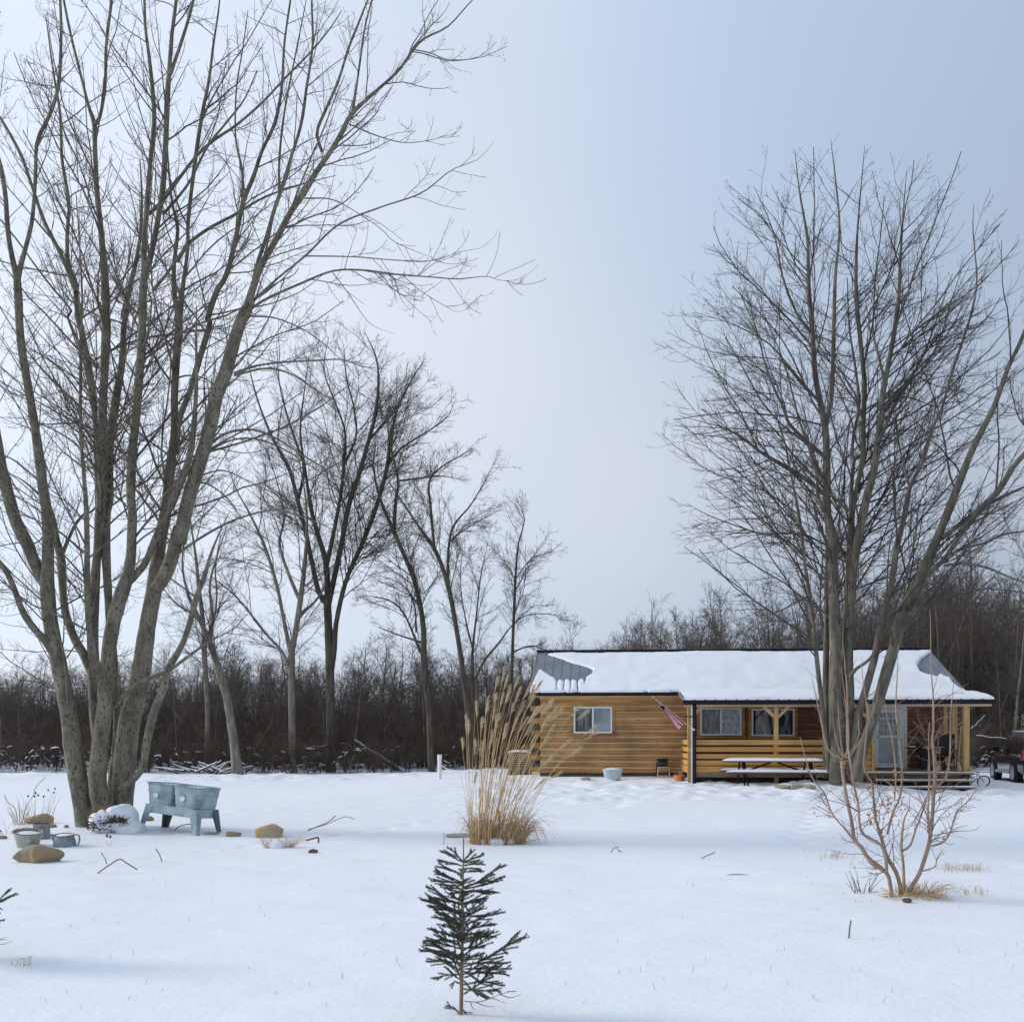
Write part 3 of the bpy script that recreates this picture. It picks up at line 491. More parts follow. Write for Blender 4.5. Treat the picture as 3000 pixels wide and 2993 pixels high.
# middle-distance trees standing in a line in front of the wood
SP=[(3.6,4,dict(t0=.2,t1=1.,ang=(24,50),lenv=(.4,1.0),outw=.9,lmin=.7,K=8,up=(0,.05),wig=.12,rf=.42,rmin=.0075,lmax=4)),
    (4.8,3,dict(t0=.1,t1=.98,outw=.4,ang=(25,50),lf=(.3,.6),lmin=.4,K=6,up=(0,.08),wig=.16,rf=.6,rmin=.0052,lmax=1.6)),
    (5.2,3,dict(t0=.1,ang=(28,60),lf=(.3,.55),lmin=.2,K=4,up=(0,.12),wig=.16,rf=.7,rmin=.0042,lmax=.7,tip=.7))]
mids=[
 ('walnut_tree','tallest mid-distance bare tree with a thick rugged upright trunk',(505,1885),44.,bark_d,[
  ('M 505,1885,46 507,1780,42 507,1600,42 500,1350,38 495,1220,38 490,1160,30',0,0),
  ('M 494,1200,26 460,1150,25 430,1020,22 405,900,22 375,780,20 340,650,18 290,560,14 240,450,10 200,330,7 170,200,3',0,-1.5),
  ('M 376,780,15 400,650,14 370,550,12 330,430,9 300,300,6 290,150,2',-.6,1.2),
  ('M 494,1190,28 490,1040,28 460,930,24 430,820,20 405,660,14 385,500,10 400,350,6 420,200,3',0,1.5),
  ('M 490,1050,20 515,930,20 540,800,16 560,650,16 565,500,10 520,370,8 480,250,5 500,120,2',.3,-.6),
  ('M 498,1200,28 515,1120,26 550,960,24 580,800,24 620,680,22 660,540,20 690,420,18 700,300,12 690,200,8 640,90,2',0,1.),
  ('M 508,1470,30 520,1380,30 530,1270,24 570,1100,22 640,940,22 700,780,20 735,640,20 750,520,14 780,400,10 830,300,7 880,220,3',.1,-1.6),
  ('M 735,640,14 790,570,9 900,500,7 980,440,4 1005,380,2',-1.,-2.),
  ('M 560,640,12 610,520,10 600,400,8 570,280,6 560,150,3',0,.8),
  ('M 665,530,12 740,450,9 800,360,7 850,260,4',.6,1.8)]),
 ('walnut_tree','pale straight mid-distance trunk dividing into three dark limbs',(350,1890),43.,bark_p,[
  ('M 357,1890,35 350,1600,32 350,1400,32 350,1340,30',0,0),
  ('M 345,1390,22 320,1270,18 290,1120,16 240,960,14 180,830,10 130,740,6 90,640,3',0,1.2),
  ('M 355,1370,28 370,1280,26 385,1180,26 400,1060,22 412,900,14 405,760,9 380,620,5',0,-.9),
  ('M 372,1260,18 400,1225,18 440,1190,12 480,1130,8 500,1040,3',0,.9),
  ('M 383,1180,18 340,1080,16 300,950,12 320,850,9 290,700,6 250,580,3',-.2,.8),
  ('M 348,1500,12 320,1400,12 250,1320,12 180,1230,9 110,1150,7 20,1080,4',.1,-1.5)]),
 ('walnut_tree','leaning mid-distance bare tree just right of the great maple',(133,1880),41.,bark_p,[
  ('M 133,1885,46 112,1720,40 88,1570,38 50,1440,34 20,1350,28 -20,1260,20 -60,1180,14 -90,1050,9 -80,900,5',0,-1.),
  ('M 20,1350,20 30,1240,16 20,1120,12 50,1000,8 90,880,4',-.3,.9),
  ('M -20,1265,16 -60,1230,12 -120,1190,8 -170,1130,4',-.5,-1.5)]),
 ('ash_tree','slim mossy bare tree bending left near the white pipe',(915,1890),42.,bark_d,[
  ('M 915,1893,32 905,1650,31 885,1450,30 880,1280,25 850,1120,22 800,990,20 760,900,20 710,780,14 680,650,9 690,540,5',0,-.9),
  ('M 762,905,18 770,780,16 780,700,12 750,560,8 760,450,4 740,380,2',-.4,.8),
  ('M 868,1390,14 850,1340,12 800,1230,8 740,1180,7 640,1160,2',0,-1.4),
  ('M 872,1350,10 780,1320,7 700,1290,3',0,1.2),
  ('M 852,1310,9 845,1200,7 800,1120,5 700,1080,2',0,1.4),
  ('M 780,700,9 860,690,8 940,680,6 1020,690,2',.2,1.5)]),
 ('ash_tree','bare tree arching left behind the tall golden grass',(1068,1885),40.,bark_d,[
  ('M 1068,1890,31 1065,1700,28 1045,1500,26 1015,1300,22 980,1120,22 930,980,18 860,880,12 800,790,8 740,700,3',0,-1.2),
  ('M 978,1115,15 985,950,12 1010,870,9 1070,800,7 1130,700,4 1170,620,2',-.3,.9),
  ('M 925,965,14 910,800,13 905,700,10 960,640,7 1030,600,5 1075,570,2',-.6,.3),
  ('M 985,950,9 1040,900,7 1110,860,5 1160,830,2',0,-1.)]),
 ('ash_tree','thin dark forked tree directly behind the arching tree',(1090,1870),43.,bark_d,[
  ('M 1090,1870,22 1085,1700,19 1080,1500,18 1080,1380,12 1100,1200,7 1110,1100,6 1130,1000,3',0,.5),
  ('M 1080,1375,9 1050,1250,6 1030,1100,4 1040,980,2',0,-1.),
  ('M 1088,1500,12 1130,1420,11 1180,1360,9 1245,1275,5 1330,1200,3',0,-1.5)]),
 ('cherry_tree','narrow straight bare tree just left of the cabin roof',(1235,1850),45.,bark_d,[
  ('M 1232,1850,18 1235,1600,16 1240,1400,15 1248,1200,14 1255,1050,11 1265,950,8 1290,850,5 1255,770,1',0,.3),
  ('M 1238,1280,7 1300,1240,5 1370,1235,4 1440,1245,2',0,-1.),
  ('M 1250,1100,6 1320,1010,4 1390,990,3 1440,945,1',0,1.),
  ('M 1240,1390,8 1320,1365,6 1420,1400,3',0,1.)]),
 ('ash_tree','pale upright trunk in the brush between the great maple and the leaning tree',(8,1868),44.,bark_p,[
  ('C 1455,1835,36 1462,1600,38 1465,1400,38 1445,1050,42 1435,800,40 1405,550,32 1380,300,22 1350,100,14 B 1060,1050,9 1080,850,4',0,.8),
  ('C 1445,950,26 1500,800,20 1530,600,15 1520,380,12 1560,150,8',0,-1.),
  ('C 1420,640,20 1330,560,16 1220,480,13 1100,400,9 980,330,5',0,1.5)]),
]
ENV=[(610,620,400,590),(300,950,280,480),(20,1150,190,440),(770,890,200,440),(990,870,210,330),(1110,1160,130,320),(1300,1040,150,300),(20,900,200,640)]
for k,(nm,lab,(mx,my),Yd,bk,stems,) in enumerate(mids):
    e_=ENV[k]; e_=(600+e_[0]/1.3764,900+e_[1]/1.3764,e_[2]/1.3764*1.07,e_[3]/1.3764*1.05)
    b=W(600+mx/1.3764,900+my/1.3764,Yd); b=Vector((b.x,b.y,g(b.x,b.y)))
    SPk=[(a_*(1.25 if k>=3 and k<7 else .92),b_,c_) for a_,b_,c_ in SP]
    traced_tree(nm,lab,b,stems,Yd,bk,twig_d,SPk,100+k,group='bare trees standing in front of the wood',sides=9,flare=.25,env=e_,rmul=.86)

# ------------------------------------------------------------------ the wood behind
def wild_tree(seed, H, lean=.06, bush=False, dens=1.):
    rng=np.random.default_rng(seed); trunks=[]
    nst=1 if not bush else 6
    for s in range(nst):
        K=10; t=np.linspace(0,1,K); a=rng.uniform(0,6.28); l=(lean if not bush else rng.uniform(.2,.6))*H; w=np.cumsum(rng.normal(size=(K,2))*.012*H,0)
        h=H*(.92 if s==0 else rng.uniform(.5,.95)); x=np.cos(a)*l*t**1.4+w[:,0]*t; y=np.sin(a)*l*t**1.4+w[:,1]*t
        r=(.0075*H+.015)*(1-t*.85) if not bush else (.012+.006*rng.random())*(1-t*.6); trunks.append((np.c_[x,y,h*t-.1*(t==0)],r*np.ones(K)))
    if not bush and rng.random()<.5:  # a fork
        P,Rr=trunks[0]; i=rng.integers(2,5); d=rng.normal(size=2)*.05*H; q=P[i:].copy(); m=np.linspace(0,1,len(q)); q[:,0]+=d[0]*m*3; q[:,1]+=d[1]*m*3; trunks.append((q,Rr[i:]*.8))
    Ps,Rs=seg_resample(trunks,12); tv,tq=tubes(Ps,Rs,6)
    if bush: sp=[(3.0*dens,3,dict(t0=.1,ang=(20,60),lf=(.3,.6),lmin=.4,K=5,up=(0,.06),wig=.2,rf=.7,rmin=.007)),(4.5*dens,3,dict(t0=.05,ang=(25,70),lf=(.3,.7),lmin=.2,K=4,up=(0,.05),wig=.22,rf=.8,rmin=.0055))]
    else: sp=[(5.5*dens,4,dict(t0=.22,ang=(28,62),lf=(.24,.48),lmin=.6,K=6,up=(0,.09),wig=.15,rf=.5,rmin=.008,lmax=3)),(4.2*dens,3,dict(t0=.1,ang=(25,58),lf=(.3,.6),lmin=.35,K=5,up=(0,.08),wig=.18,rf=.6,rmin=.006,lmax=1.3)),(3.6*dens,3,dict(t0=.05,ang=(28,60),lf=(.35,.7),lmin=.25,K=3,up=(0,.1),wig=.15,rf=.7,rmin=.0055,lmax=.7))]
    cv,cq=crown(rng,Ps,Rs,sp)
    return npmesh('trunk',tv,tq),npmesh('crown',cv,cq)
H0=8.
variants=[wild_tree(300+k,H0) for k in range(7)]
for a,b in variants: a.materials.append(wood_bark); b.materials.append(wood_twig); a.shade_smooth()
bushes=[wild_tree(400+k,3.2,bush=True) for k in range(3)]
for a,b in bushes: a.materials.append(brush_m); b.materials.append(brush_m)
prof=[(-600,1235),(0,1235),(300,1228),(500,1205),(640,1225),(760,1195),(900,1222),(1000,1226),(1100,1185),(1200,1150),(1310,1118),(1400,1140),(1460,1140),(1560,1065),(1700,1040),(1810,1010),(1932,1060),(2500,1040)]
def tophgt(sx, Y):
    d=np.interp(sx/1.5528,[p[0] for p in prof],[p[1] for p in prof])*1.5528; return EYE+(HY-d)/F*Y*(.80+.36*float(vnoise(sx/95.,Y/9.,41)))
rng=np.random.default_rng(5)
edge=[]
for k in range(150):
    for _ in range(60):
        sx=rng.uniform(-150,3150); Yd=rng.uniform(45.5,56)
        if 1500<sx<2700: Yd=rng.uniform(50,60)
        x=(sx-1500)/F*Yd
        if 14<x<24 and Yd<47: continue
        if all((x-a)**2+(Yd-b)**2>1.3 for a,b,_ in edge): break
    hh=tophgt(sx,Yd)*(rng.uniform(.62,.98) if rng.random()<.6 else (rng.uniform(.9,1.06) if rng.random()<.6 else rng.uniform(1.1,1.38))); edge.append((x,Yd,hh))
labels={0:'slender bare grey tree crowded into the dark woodland edge left of the cabin',1:'slender bare grey tree in the taller woodland behind and right of the cabin'}
for k,(x,y,h) in enumerate(edge):
    vt,vc=variants[k%7]; right=x>3.5
    t=thing('woodland_tree',labels[int(right)],'tree',(x,y,g(x,y)),rng.uniform(0,6.28),'woodland trees right of the cabin gable' if right else 'woodland trees left of the cabin')
    t.scale=(h/H0*(.85 if right else 1),)*2+(h/H0,)
    for nm,me in (('trunk',vt),('crown',vc)):
        o=bpy.data.objects.new(nm,me); COL.objects.link(o); o.parent=t
        if nm=='trunk' and k%5<2: o.material_slots[0].link='OBJECT'; o.material_slots[0].material=bark_p
def scatter(name, pts, sources, label, cat):
    """pts: (x,y,z,rot,scale,kind)"""
    me=bpy.data.meshes.new(name); me.vertices.add(len(pts)); me.vertices.foreach_set('co',np.array([p[:3] for p in pts],np.float32).ravel())
    for an,ty,ix in (('rot','FLOAT',3),('scl','FLOAT',4),('pick','INT',5)):
        at=me.attributes.new(an,ty,'POINT'); at.data.foreach_set('value',np.array([p[ix] for p in pts],np.int32 if ty=='INT' else np.float32))
    ob=bpy.data.objects.new(name,me); COL.objects.link(ob)
    ng=bpy.data.node_groups.new(name,'GeometryNodeTree'); ng.interface.new_socket('Geometry',in_out='INPUT',socket_type='NodeSocketGeometry'); ng.interface.new_socket('Geometry',in_out='OUTPUT',socket_type='NodeSocketGeometry')
    N=ng.nodes.new; Lk=ng.links.new; gi=N('NodeGroupInput'); go=N('NodeGroupOutput'); jn=N('GeometryNodeJoinGeometry')
    def attr(nm,ty):
        a=N('GeometryNodeInputNamedAttribute'); a.data_type=ty; a.inputs[0].default_value=nm; return a.outputs[0]
    ar,asx,ap=attr('rot','FLOAT'),attr('scl','FLOAT'),attr('pick','INT'); cx=N('ShaderNodeCombineXYZ'); Lk(ar,cx.inputs[2])
    for k,s in enumerate(sources):
        cm=N('FunctionNodeCompare'); cm.data_type='INT'; cm.operation='EQUAL'; Lk(ap,cm.inputs[2]); cm.inputs[3].default_value=k
        for o in s:
            oi=N('GeometryNodeObjectInfo'); oi.inputs[0].default_value=o; oi.inputs['As Instance'].default_value=True
            ip=N('GeometryNodeInstanceOnPoints'); Lk(gi.outputs[0],ip.inputs['Points']); Lk(cm.outputs[0],ip.inputs['Selection']); Lk(oi.outputs['Geometry'],ip.inputs['Instance']); Lk(cx.outputs[0],ip.inputs['Rotation']); Lk(asx,ip.inputs['Scale']); Lk(ip.outputs[0],jn.inputs[0])
    Lk(jn.outputs[0],go.inputs[0]); md=ob.modifiers.new('scatter','NODES'); md.node_group=ng
    return tag(ob,label,cat,kind='stuff')
srcs=[]
roots=[o for o in COL.objects if o.name.startswith('woodland_tree')]
for k in range(7):
    r_=roots[k]; srcs.append([c for c in COL.objects if c.parent is r_])
pts=[]
for k in range(760):
    sx=rng.uniform(-500,3500); Yd=rng.uniform(55,105) if not 1500<sx<2700 else rng.uniform(60,105); x=(sx-1500)/F*Yd
    hh=tophgt(sx,Yd)*rng.uniform(.6,.97); pts.append((x,Yd,0,rng.uniform(0,6.28),hh/H0,int(rng.integers(7))))
scatter('distant_wood',pts,srcs,'dense dark mass of bare trees filling the wood behind','woodland')
# brush along the edge of the wood
b_src=[]
for k,(a,b) in enumerate(bushes):
    x,y=[(-13.2,44.3),(-3.6,45.1),(20.4,44.6)][k]
    t=thing('brush_shrub','brown leafless shrub at the snowy edge of the wood','shrub',(x,y,g(x,y)),0,'leafless shrubs at the wood edge')
    os_=[]
    for nm,me in (('stems',a),('twigs',b)):
        o=bpy.data.objects.new(nm,me); COL.objects.link(o); o.parent=t; os_.append(o)
    b_src.append(os_)
pts=[]
for k in range(1500):
    sx=rng.uniform(-300,3300); Yd=42.4+rng.random()**1.5*26
    x=(sx-1500)/F*Yd
    if x>1 and Yd<45 and sx<2750: continue
    if 2840<sx and Yd<47: continue
    pts.append((x,Yd,g(x,Yd),rng.uniform(0,6.28),rng.uniform(.35,1.0)*(1.25 if Yd>47 else .8),int(rng.integers(3))))
scatter('woodland_brush',pts,b_src,'tangled brown undergrowth along the foot of the wood','undergrowth')

# snow caught on the low brush and twigs
rng=np.random.default_rng(91); P=[]; Rr=[]
for k in range(2600):
    sx=rng.uniform(-100,3100); Yd=42.3+rng.random()**1.6*7
    if 1500<sx<2850: continue
    x=(sx-1500)/F*Yd
    if vnoise(x/2.2,Yd/2,31)<.42: continue
    if 2800<sx and Yd<44: continue
    z=g(x,Yd)+rng.random()**2.2*1.1; l=rng.uniform(.05,.36); a=rng.normal()*.7; P.append([[x,Yd,z],[x+l*.5*math.cos(a),Yd+rng.normal()*.05,z+l*.4*math.sin(a)+.015],[x+l*math.cos(a),Yd+rng.normal()*.1,z+l*math.sin(a)*.6]]); q=rng.uniform(.008,.034); Rr.append([q*.5,q,q*.4])
v,q=tubes(np.array(P),np.array(Rr),5); o=link('brush_snow',npmesh('brush_snow',v,q),snow_m,smooth=True); tag(o,'flecks of snow caught on the undergrowth of the wood','snow',kind='stuff')

# ------------------------------------------------------------------ log cabin
TH=R(5.1); O=Vector((.928,32.3,0)); Ux,Uy=math.cos(TH),-math.sin(TH); Vx,Vy=math.sin(TH),math.cos(TH)
def hs(sx, y):                       # along-wall coordinate of a photo column at depth y behind the wall plane
    k=(sx-1500)/F; return (k*(O.y+Vy*y)-O.x-Vx*y)/(Ux-k*Uy)
def hY(s, y): return O.y+Uy*s+Vy*y
def hz(sy, s, y): return EYE-(sy-HY)/F*hY(s,y)
def hw(s, y, z): return Vector((O.x+Ux*s+Vx*y,O.y+Uy*s+Vy*y,z))
def hp(sx, sy, y): s=hs(sx,y); return (s,y,hz(sy,s,y))
house=thing('log_cabin','long amber log cabin with snowy dark metal roof and covered porch','house',(O.x,O.y,0),-TH)
FL=.56
SW=12.55                            # wall length
def courses(mb, s0, s1, y, z0, z1, holes=(), h=.2, mi=0, mie=1, d=.05):
    z=z0; 
    while z<z1-.02:
        zt=min(z+h,z1); cuts=[s0]; hh=sorted([q for q in holes if q[2]<zt-.03 and q[3]>z+.03]); 
        for q in hh: cuts += [q[0],q[1]]
        cuts.append(s1)
        for a,b in zip(cuts[::2],cuts[1::2]):
            if b-a<.02: continue
            # flat face, bulging log, bevel at the top coloured paler as if sky-lit
            pr=[(y,z),(y-d*.75,z+.004),(y-d,z+.035),(y-d*1.02,zt-.056),(y-d*.9,zt-.046)]
            pe=[(y-d*.9,zt-.046),(y-.004,zt-.002)]
            n=len(pr); mb.add([(a,p,q) for p,q in pr]+[(b,p,q) for p,q in pr],[(k,n+k,n+k+1,k+1) for k in range(n-1)],mi)
            mb.add([(a,p,q) for p,q in pe]+[(b,p,q) for p,q in pe],[(0,2,3,1)],mie)
            for e,fl in ((a,0),(b,1)):
                c=pr+[pe[1]]; f=tuple(range(len(c))); mb.add([(e,p,q) for p,q in c],[f if not fl else f[::-1]],mi)
        z+=h
zb=hz(2263,1,0); zt_=2.98
wins=[(1681,1793,2070,2147),(2050.7,2171.7,2074,2153.5),(2201,2326,2076,2155.6)]
wr=[(hs(a,0),hs(b,0),hz(d,hs(a,0),0),hz(c,hs(a,0),0)) for a,b,c,d in wins]
dr=(hs(2558,0),hs(2655.5,0),FL+.01,hz(2069,hs(2600,0),0))
SPL=hs(2021,0)
m=MB(); courses(m,0,SPL,0,zb,zt_); m.build('log_wall',[siding_m,siding_edge],house)
m=MB(); courses(m,SPL+.002,SW,0,zb,zt_); m.build('porch_wall',[wood('red_brown_shaded_log',(.085,.032,.013),(.18,.075,.030),(.04,.016,.008)),wood('shaded_edge',(.28,.15,.08),(.40,.24,.13),(.2,.1,.05))],house)  # red-brown logs, with the porch roof's shade darkened into both colours
m=MB(); m.box((.02,.0,zb),(SW-.02,6.4,zt_)); 
m.add([(.02,.0,zt_),(.02,6.4,zt_),(.02,3.2,4.45)],[(0,1,2)]); m.add([(SW-.02,.0,zt_),(SW-.02,6.4,zt_),(SW-.02,3.2,4.45)],[(0,2,1)]); m.build('end_walls',siding_m,house)
m=MB(); m.box((-.02,.03,-.3),(SW+.02,6.4,zb-.003)); m.build('foundation',found_m,house)
m=MB(); m.box((-.02,-.085,zt_-.19),(dr[1]*0+hs(2020,-.3),-.055,zt_-.003)); m.build('fascia_board',rail_m,house)
rg=random.Random(3)
for k in range(12):                  # crossing log ends at the left corner; dark blocks stand for shade between them
    z=zb+k*.2
    if z+.19>zt_: break
    if k%2==0: m=MB(); m.box((-.30+rg.uniform(-.03,.03),.05,z+.01),(-.005,.20,z+.185)); m.build('log_end_or_gap',siding_m,house,bevel=.012)
    else: m=MB(); m.box((-.10,.06,z+.015),(-.006,.18,z+.185)); m.build('log_end_or_gap',darkgap,house)
# windows
def window(r, film=(), part='window', casing=True, mull=.5):
    a,b,z0,z1=r; w=b-a
    y=-.062
    f=MB(); t=.05
    if casing:
        c=.10
        f.box((a-c,y-.012,z0-c*.9),(a-.002,y+.06,z1+c*.8),1); f.box((b+.002,y-.012,z0-c*.9),(b+c,y+.06,z1+c*.8),1)
        f.box((a-.001,y-.012,z1+.002),(b+.001,y+.06,z1+c*.8),1); f.box((a-c-.03,y-.035,z0-c*.9),(b+c+.03,y-.013,z0-.02),1)
    yf=y-.032
    f.box((a,yf,z0),(b,yf+.03,z0+t)); f.box((a,yf,z1-t),(b,yf+.03,z1)); f.box((a,yf,z0+t),(a+t,yf+.03,z1-t)); f.box((b-t,yf,z0+t),(b,yf+.03,z1-t))
    mx=a+w*mull; 
    fo=f.build('window',[white_vinyl,siding_m],house)
    q=MB(); q.box((mx-.028,yf-.004,z0+t+.001),(mx+.028,yf+.026,z1-t-.001)); q.build('mullion',white_vinyl,fo)
    q=MB(); q.box((a+.02,y+.001,z0+.02),(b-.02,y+.005,z1-.02)); q.build('dark_interior',room_m,fo)
    for i,(p,r_) in enumerate(((a+t,mx-.028),(mx+.028,b-t))):
        q=MB(); q.add([(p+.001,yf+.008,z0+t),(r_-.001,yf+.008,z0+t),(r_-.001,yf+.008,z1-t),(p+.001,yf+.008,z1-t)],[(0,1,2,3)]); q.build('pane',glass_m,fo)
        kind=film[i]
        if kind is None: continue
        # hanging fabric / plastic sheet with folds
        n=26; vs=[];fs=[]; gaps={'curtain':(.16,.10),'blind':(0,0),'film':(0,0)}[kind]
        pa,pb=p+(r_-p)*gaps[0],r_-(r_-p)*gaps[1]
        for k in range(n+1):
            u=k/n; x=pa+(pb-pa)*u; d=.004*math.sin(u*(22 if kind=='curtain' else 3)+i*2)+.001
            vs+=[(x,yf+.018+d,z0+t),(x,yf+.018+d*.6,z1-t)]
        for k in range(n): fs.append((2*k,2*k+2,2*k+3,2*k+1))
        q=MB(); q.add(vs,fs); q.build({'curtain':'curtain','blind':'blind','film':'plastic_film'}[kind],{'curtain':curtain_m,'blind':blind_m,'film':film_m}[kind],fo,smooth=True)
    return fo
window(wr[0],('curtain','blind')); window(wr[1],('curtain','film'),mull=.5); window(wr[2],('curtain','curtain'),mull=.53)
# door
a,b,z0,z1=dr; y=-.06
d=MB(); t=.07
d.box((a,y-.02,z0),(a+t,y+.05,z1)); d.box((b-t,y-.02,z0),(b,y+.05,z1)); d.box((a+t,y-.02,z1-t*.9),(b-t,y+.05,z1))
d.box((b-t-.16,y-.012,z0),(b-t-.001,y+.03,z1-t)); dn=d.build('door',door_m,house,bevel=.004)
ia,ib=a+t,b-t-.16; zm=z0+(z1-z0)*.52
q=MB(); q.box((ia,y-.03,z0+.02),(ia+.07,y+.01,z1-t-.01)); q.box((ib-.07,y-.03,z0+.02),(ib,y+.01,z1-t-.01)); q.box((ia+.07,y-.03,z0+.02),(ib-.07,y+.01,z0+.16)); q.box((ia+.07,y-.03,z1-t-.12),(ib-.07,y+.01,z1-t-.01)); q.box((ia+.07,y-.03,zm-.05),(ib-.07,y+.01,zm+.03)); q.build('storm_door_frame',door_m,dn,bevel=.004)
q=MB(); q.box((ia+.071,y-.012,z0+.161),(ib-.071,y,zm-.051)); q.build('lower_panel',material('door_panel_glass',(.30,.36,.39),.22,(.40,.46,.49),2.5,4),dn)
q=MB(); q.box((ia+.071,y-.010,zm+.031),(ib-.071,y,z1-t-.121)); q.build('door_glass',material('door_light',(.16,.20,.23),.12,(.38,.43,.45),9,4,dist=1),dn)
q=MB()
for k in range(1,4): x=ia+.07+(ib-ia-.14)*k/4; q.box((x-.008,y-.020,zm+.032),(x+.008,y-.0105,z1-t-.122))
for k in range(1,4): z=zm+.03+(z1-t-.12-zm-.03)*k/4; q.box((ia+.072,y-.019,z-.008),(ib-.072,y-.0115,z+.008))
q.build('glass_grid',white_vinyl,dn)
q=MB(); q.tube([(ia+.035,y-.03,zm-.02),(ia+.035,y-.08,zm-.02)],.012); q.lathe([(.005,0),(.025,.01),(.025,.03),(.005,.045)],12,c=(ia+.035,y-.08,zm-.04)); q.build('handle',black_metal,dn,smooth=True)

# roof: two ribbed planes and a shallower porch roof
S0,S1=-.32,13.32; EY,RYD=-.35,3.19; ZE,ZR=2.99,4.60; PY,PZ=-2.6,2.66; PS0=hs(2003,PY)
def roof_strip(mb, s0, s1, pts, rib=.305, h=.022):
    n=int((s1-s0)/rib); 
    for (y0,z0),(y1,z1) in zip(pts[:-1],pts[1:]):
        mb.add([(s0,y0,z0),(s1,y0,z0),(s1,y1,z1),(s0,y1,z1)],[(0,1,2,3)])
        for k in range(n+1):
            s=s0+.02+k*rib
            if s+.05>s1: break
            v=[(s-.028,0),(s-.012,h),(s+.012,h),(s+.028,0)]
            mb.add([(q,y0,z0+dz+.001) for q,dz in v]+[(q,y1,z1+dz+.001) for q,dz in v],[(0,1,5,4),(1,2,6,5),(2,3,7,6),(0,3,2,1),(4,5,6,7)])
m=MB(); roof_strip(m,S0,S1,[(EY,ZE),(RYD,ZR)]); roof_strip(m,S0,S1,[(RYD,ZR),(6.8,ZE-.05)]); roof_strip(m,PS0,S1,[(PY,PZ),(EY-.005,ZE-.004)])
m.add([(PS0,PY,PZ-.03),(PS0,EY,ZE-.03),(PS0,EY,ZE),(PS0,PY,PZ)],[(0,1,2,3)])
roof=m.build('metal_roof',metal_roof,house)
m=MB(); m.tube([(S0,RYD,ZR+.02),(S1,RYD,ZR+.02)],.055,8); m.build('ridge_cap',black_metal,roof)
m=MB(); m.box((S0,EY+.02,ZE-.10),(PS0+.05,EY+.045,ZE-.006)); m.box((PS0,PY+.02,PZ-.13),(S1,PY+.05,PZ-.006)); m.box((S0-.01,EY-.05,ZE-.085),(PS0-.03,EY+.015,ZE-.012)); m.box((PS0-.02,PY-.06,PZ-.105),(S1+.01,PY+.015,PZ-.012)); m.build('gutter',black_metal,roof,bevel=.008)
for s_ in (S0,S1):
    m=MB(); sg=.0 if s_<0 else -.03
    for p_,q_ in (((EY,ZE),(RYD,ZR)),((RYD,ZR),(6.8,ZE-.05))): m.add([(s_+sg,p_[0],p_[1]-.14),(s_+sg,q_[0],q_[1]-.14),(s_+sg,q_[0],q_[1]-.005),(s_+sg,p_[0],p_[1]-.005),(s_+sg+.03,p_[0],p_[1]-.14),(s_+sg+.03,q_[0],q_[1]-.14),(s_+sg+.03,q_[0],q_[1]-.005),(s_+sg+.03,p_[0],p_[1]-.005)],[(0,1,2,3),(4,7,6,5),(0,4,5,1),(3,2,6,7)])
    m.build('barge_board',black_metal,roof)
m=MB(); m.box((S0,EY+.05,ZE-.13),(PS0,.0,ZE-.105)); m.box((PS0+.04,PY+.10,PZ-.20),(S1-.05,PY+.20,PZ-.02))
m.add([(PS0,PY+.05,PZ-.035),(S1,PY+.05,PZ-.035),(S1,EY+.3,ZE-.04),(PS0,EY+.3,ZE-.04)],[(3,2,1,0)])
m.build('porch_beam',soffit_m,house)
# snow lying on the roof, leaving the bare patches the photograph shows
def inpoly(px,py,poly):
    r=np.zeros(px.shape,bool); n=len(poly)
    for i in range(n):
        x1,y1=poly[i]; x2,y2=poly[(i+1)%n]
        c=((y1>py)!=(y2>py))&(px<(x2-x1)*(py-y1)/(y2-y1+1e-9)+x1); r^=c
    return r
c1=lambda L_: [(1500+x/2.415,1850+y/2.415) for x,y in L_]
c2=lambda L_: [(2200+x/2.415,1850+y/2.415) for x,y in L_]
bare=[c1([(60,100),(180,140),(330,186),(430,222),(530,252),(578,268),(570,300),(520,335),(470,345),(450,350),(420,345),(325,345),(305,335),(250,310),(210,280),(192,278),(165,330),(140,400),(60,420)])]
for x,w_,b_ in ((318,6,425),(366,6,425),(414,5,430),(464,7,430),(514,4,380)): bare.append(c1([(x-20,330),(x+20,330),(x+w_,360),(x+w_*.7,b_),(x-w_*.7,b_),(x-w_,360)]))
bare.append(c2([(1250,158),(1205,190),(1170,240),(1195,290),(1250,315),(1290,318),(1312,330),(1345,302),(1372,330),(1405,332),(1428,370),(1480,405),(1530,428),(1620,420),(1400,180),(1290,130)]))
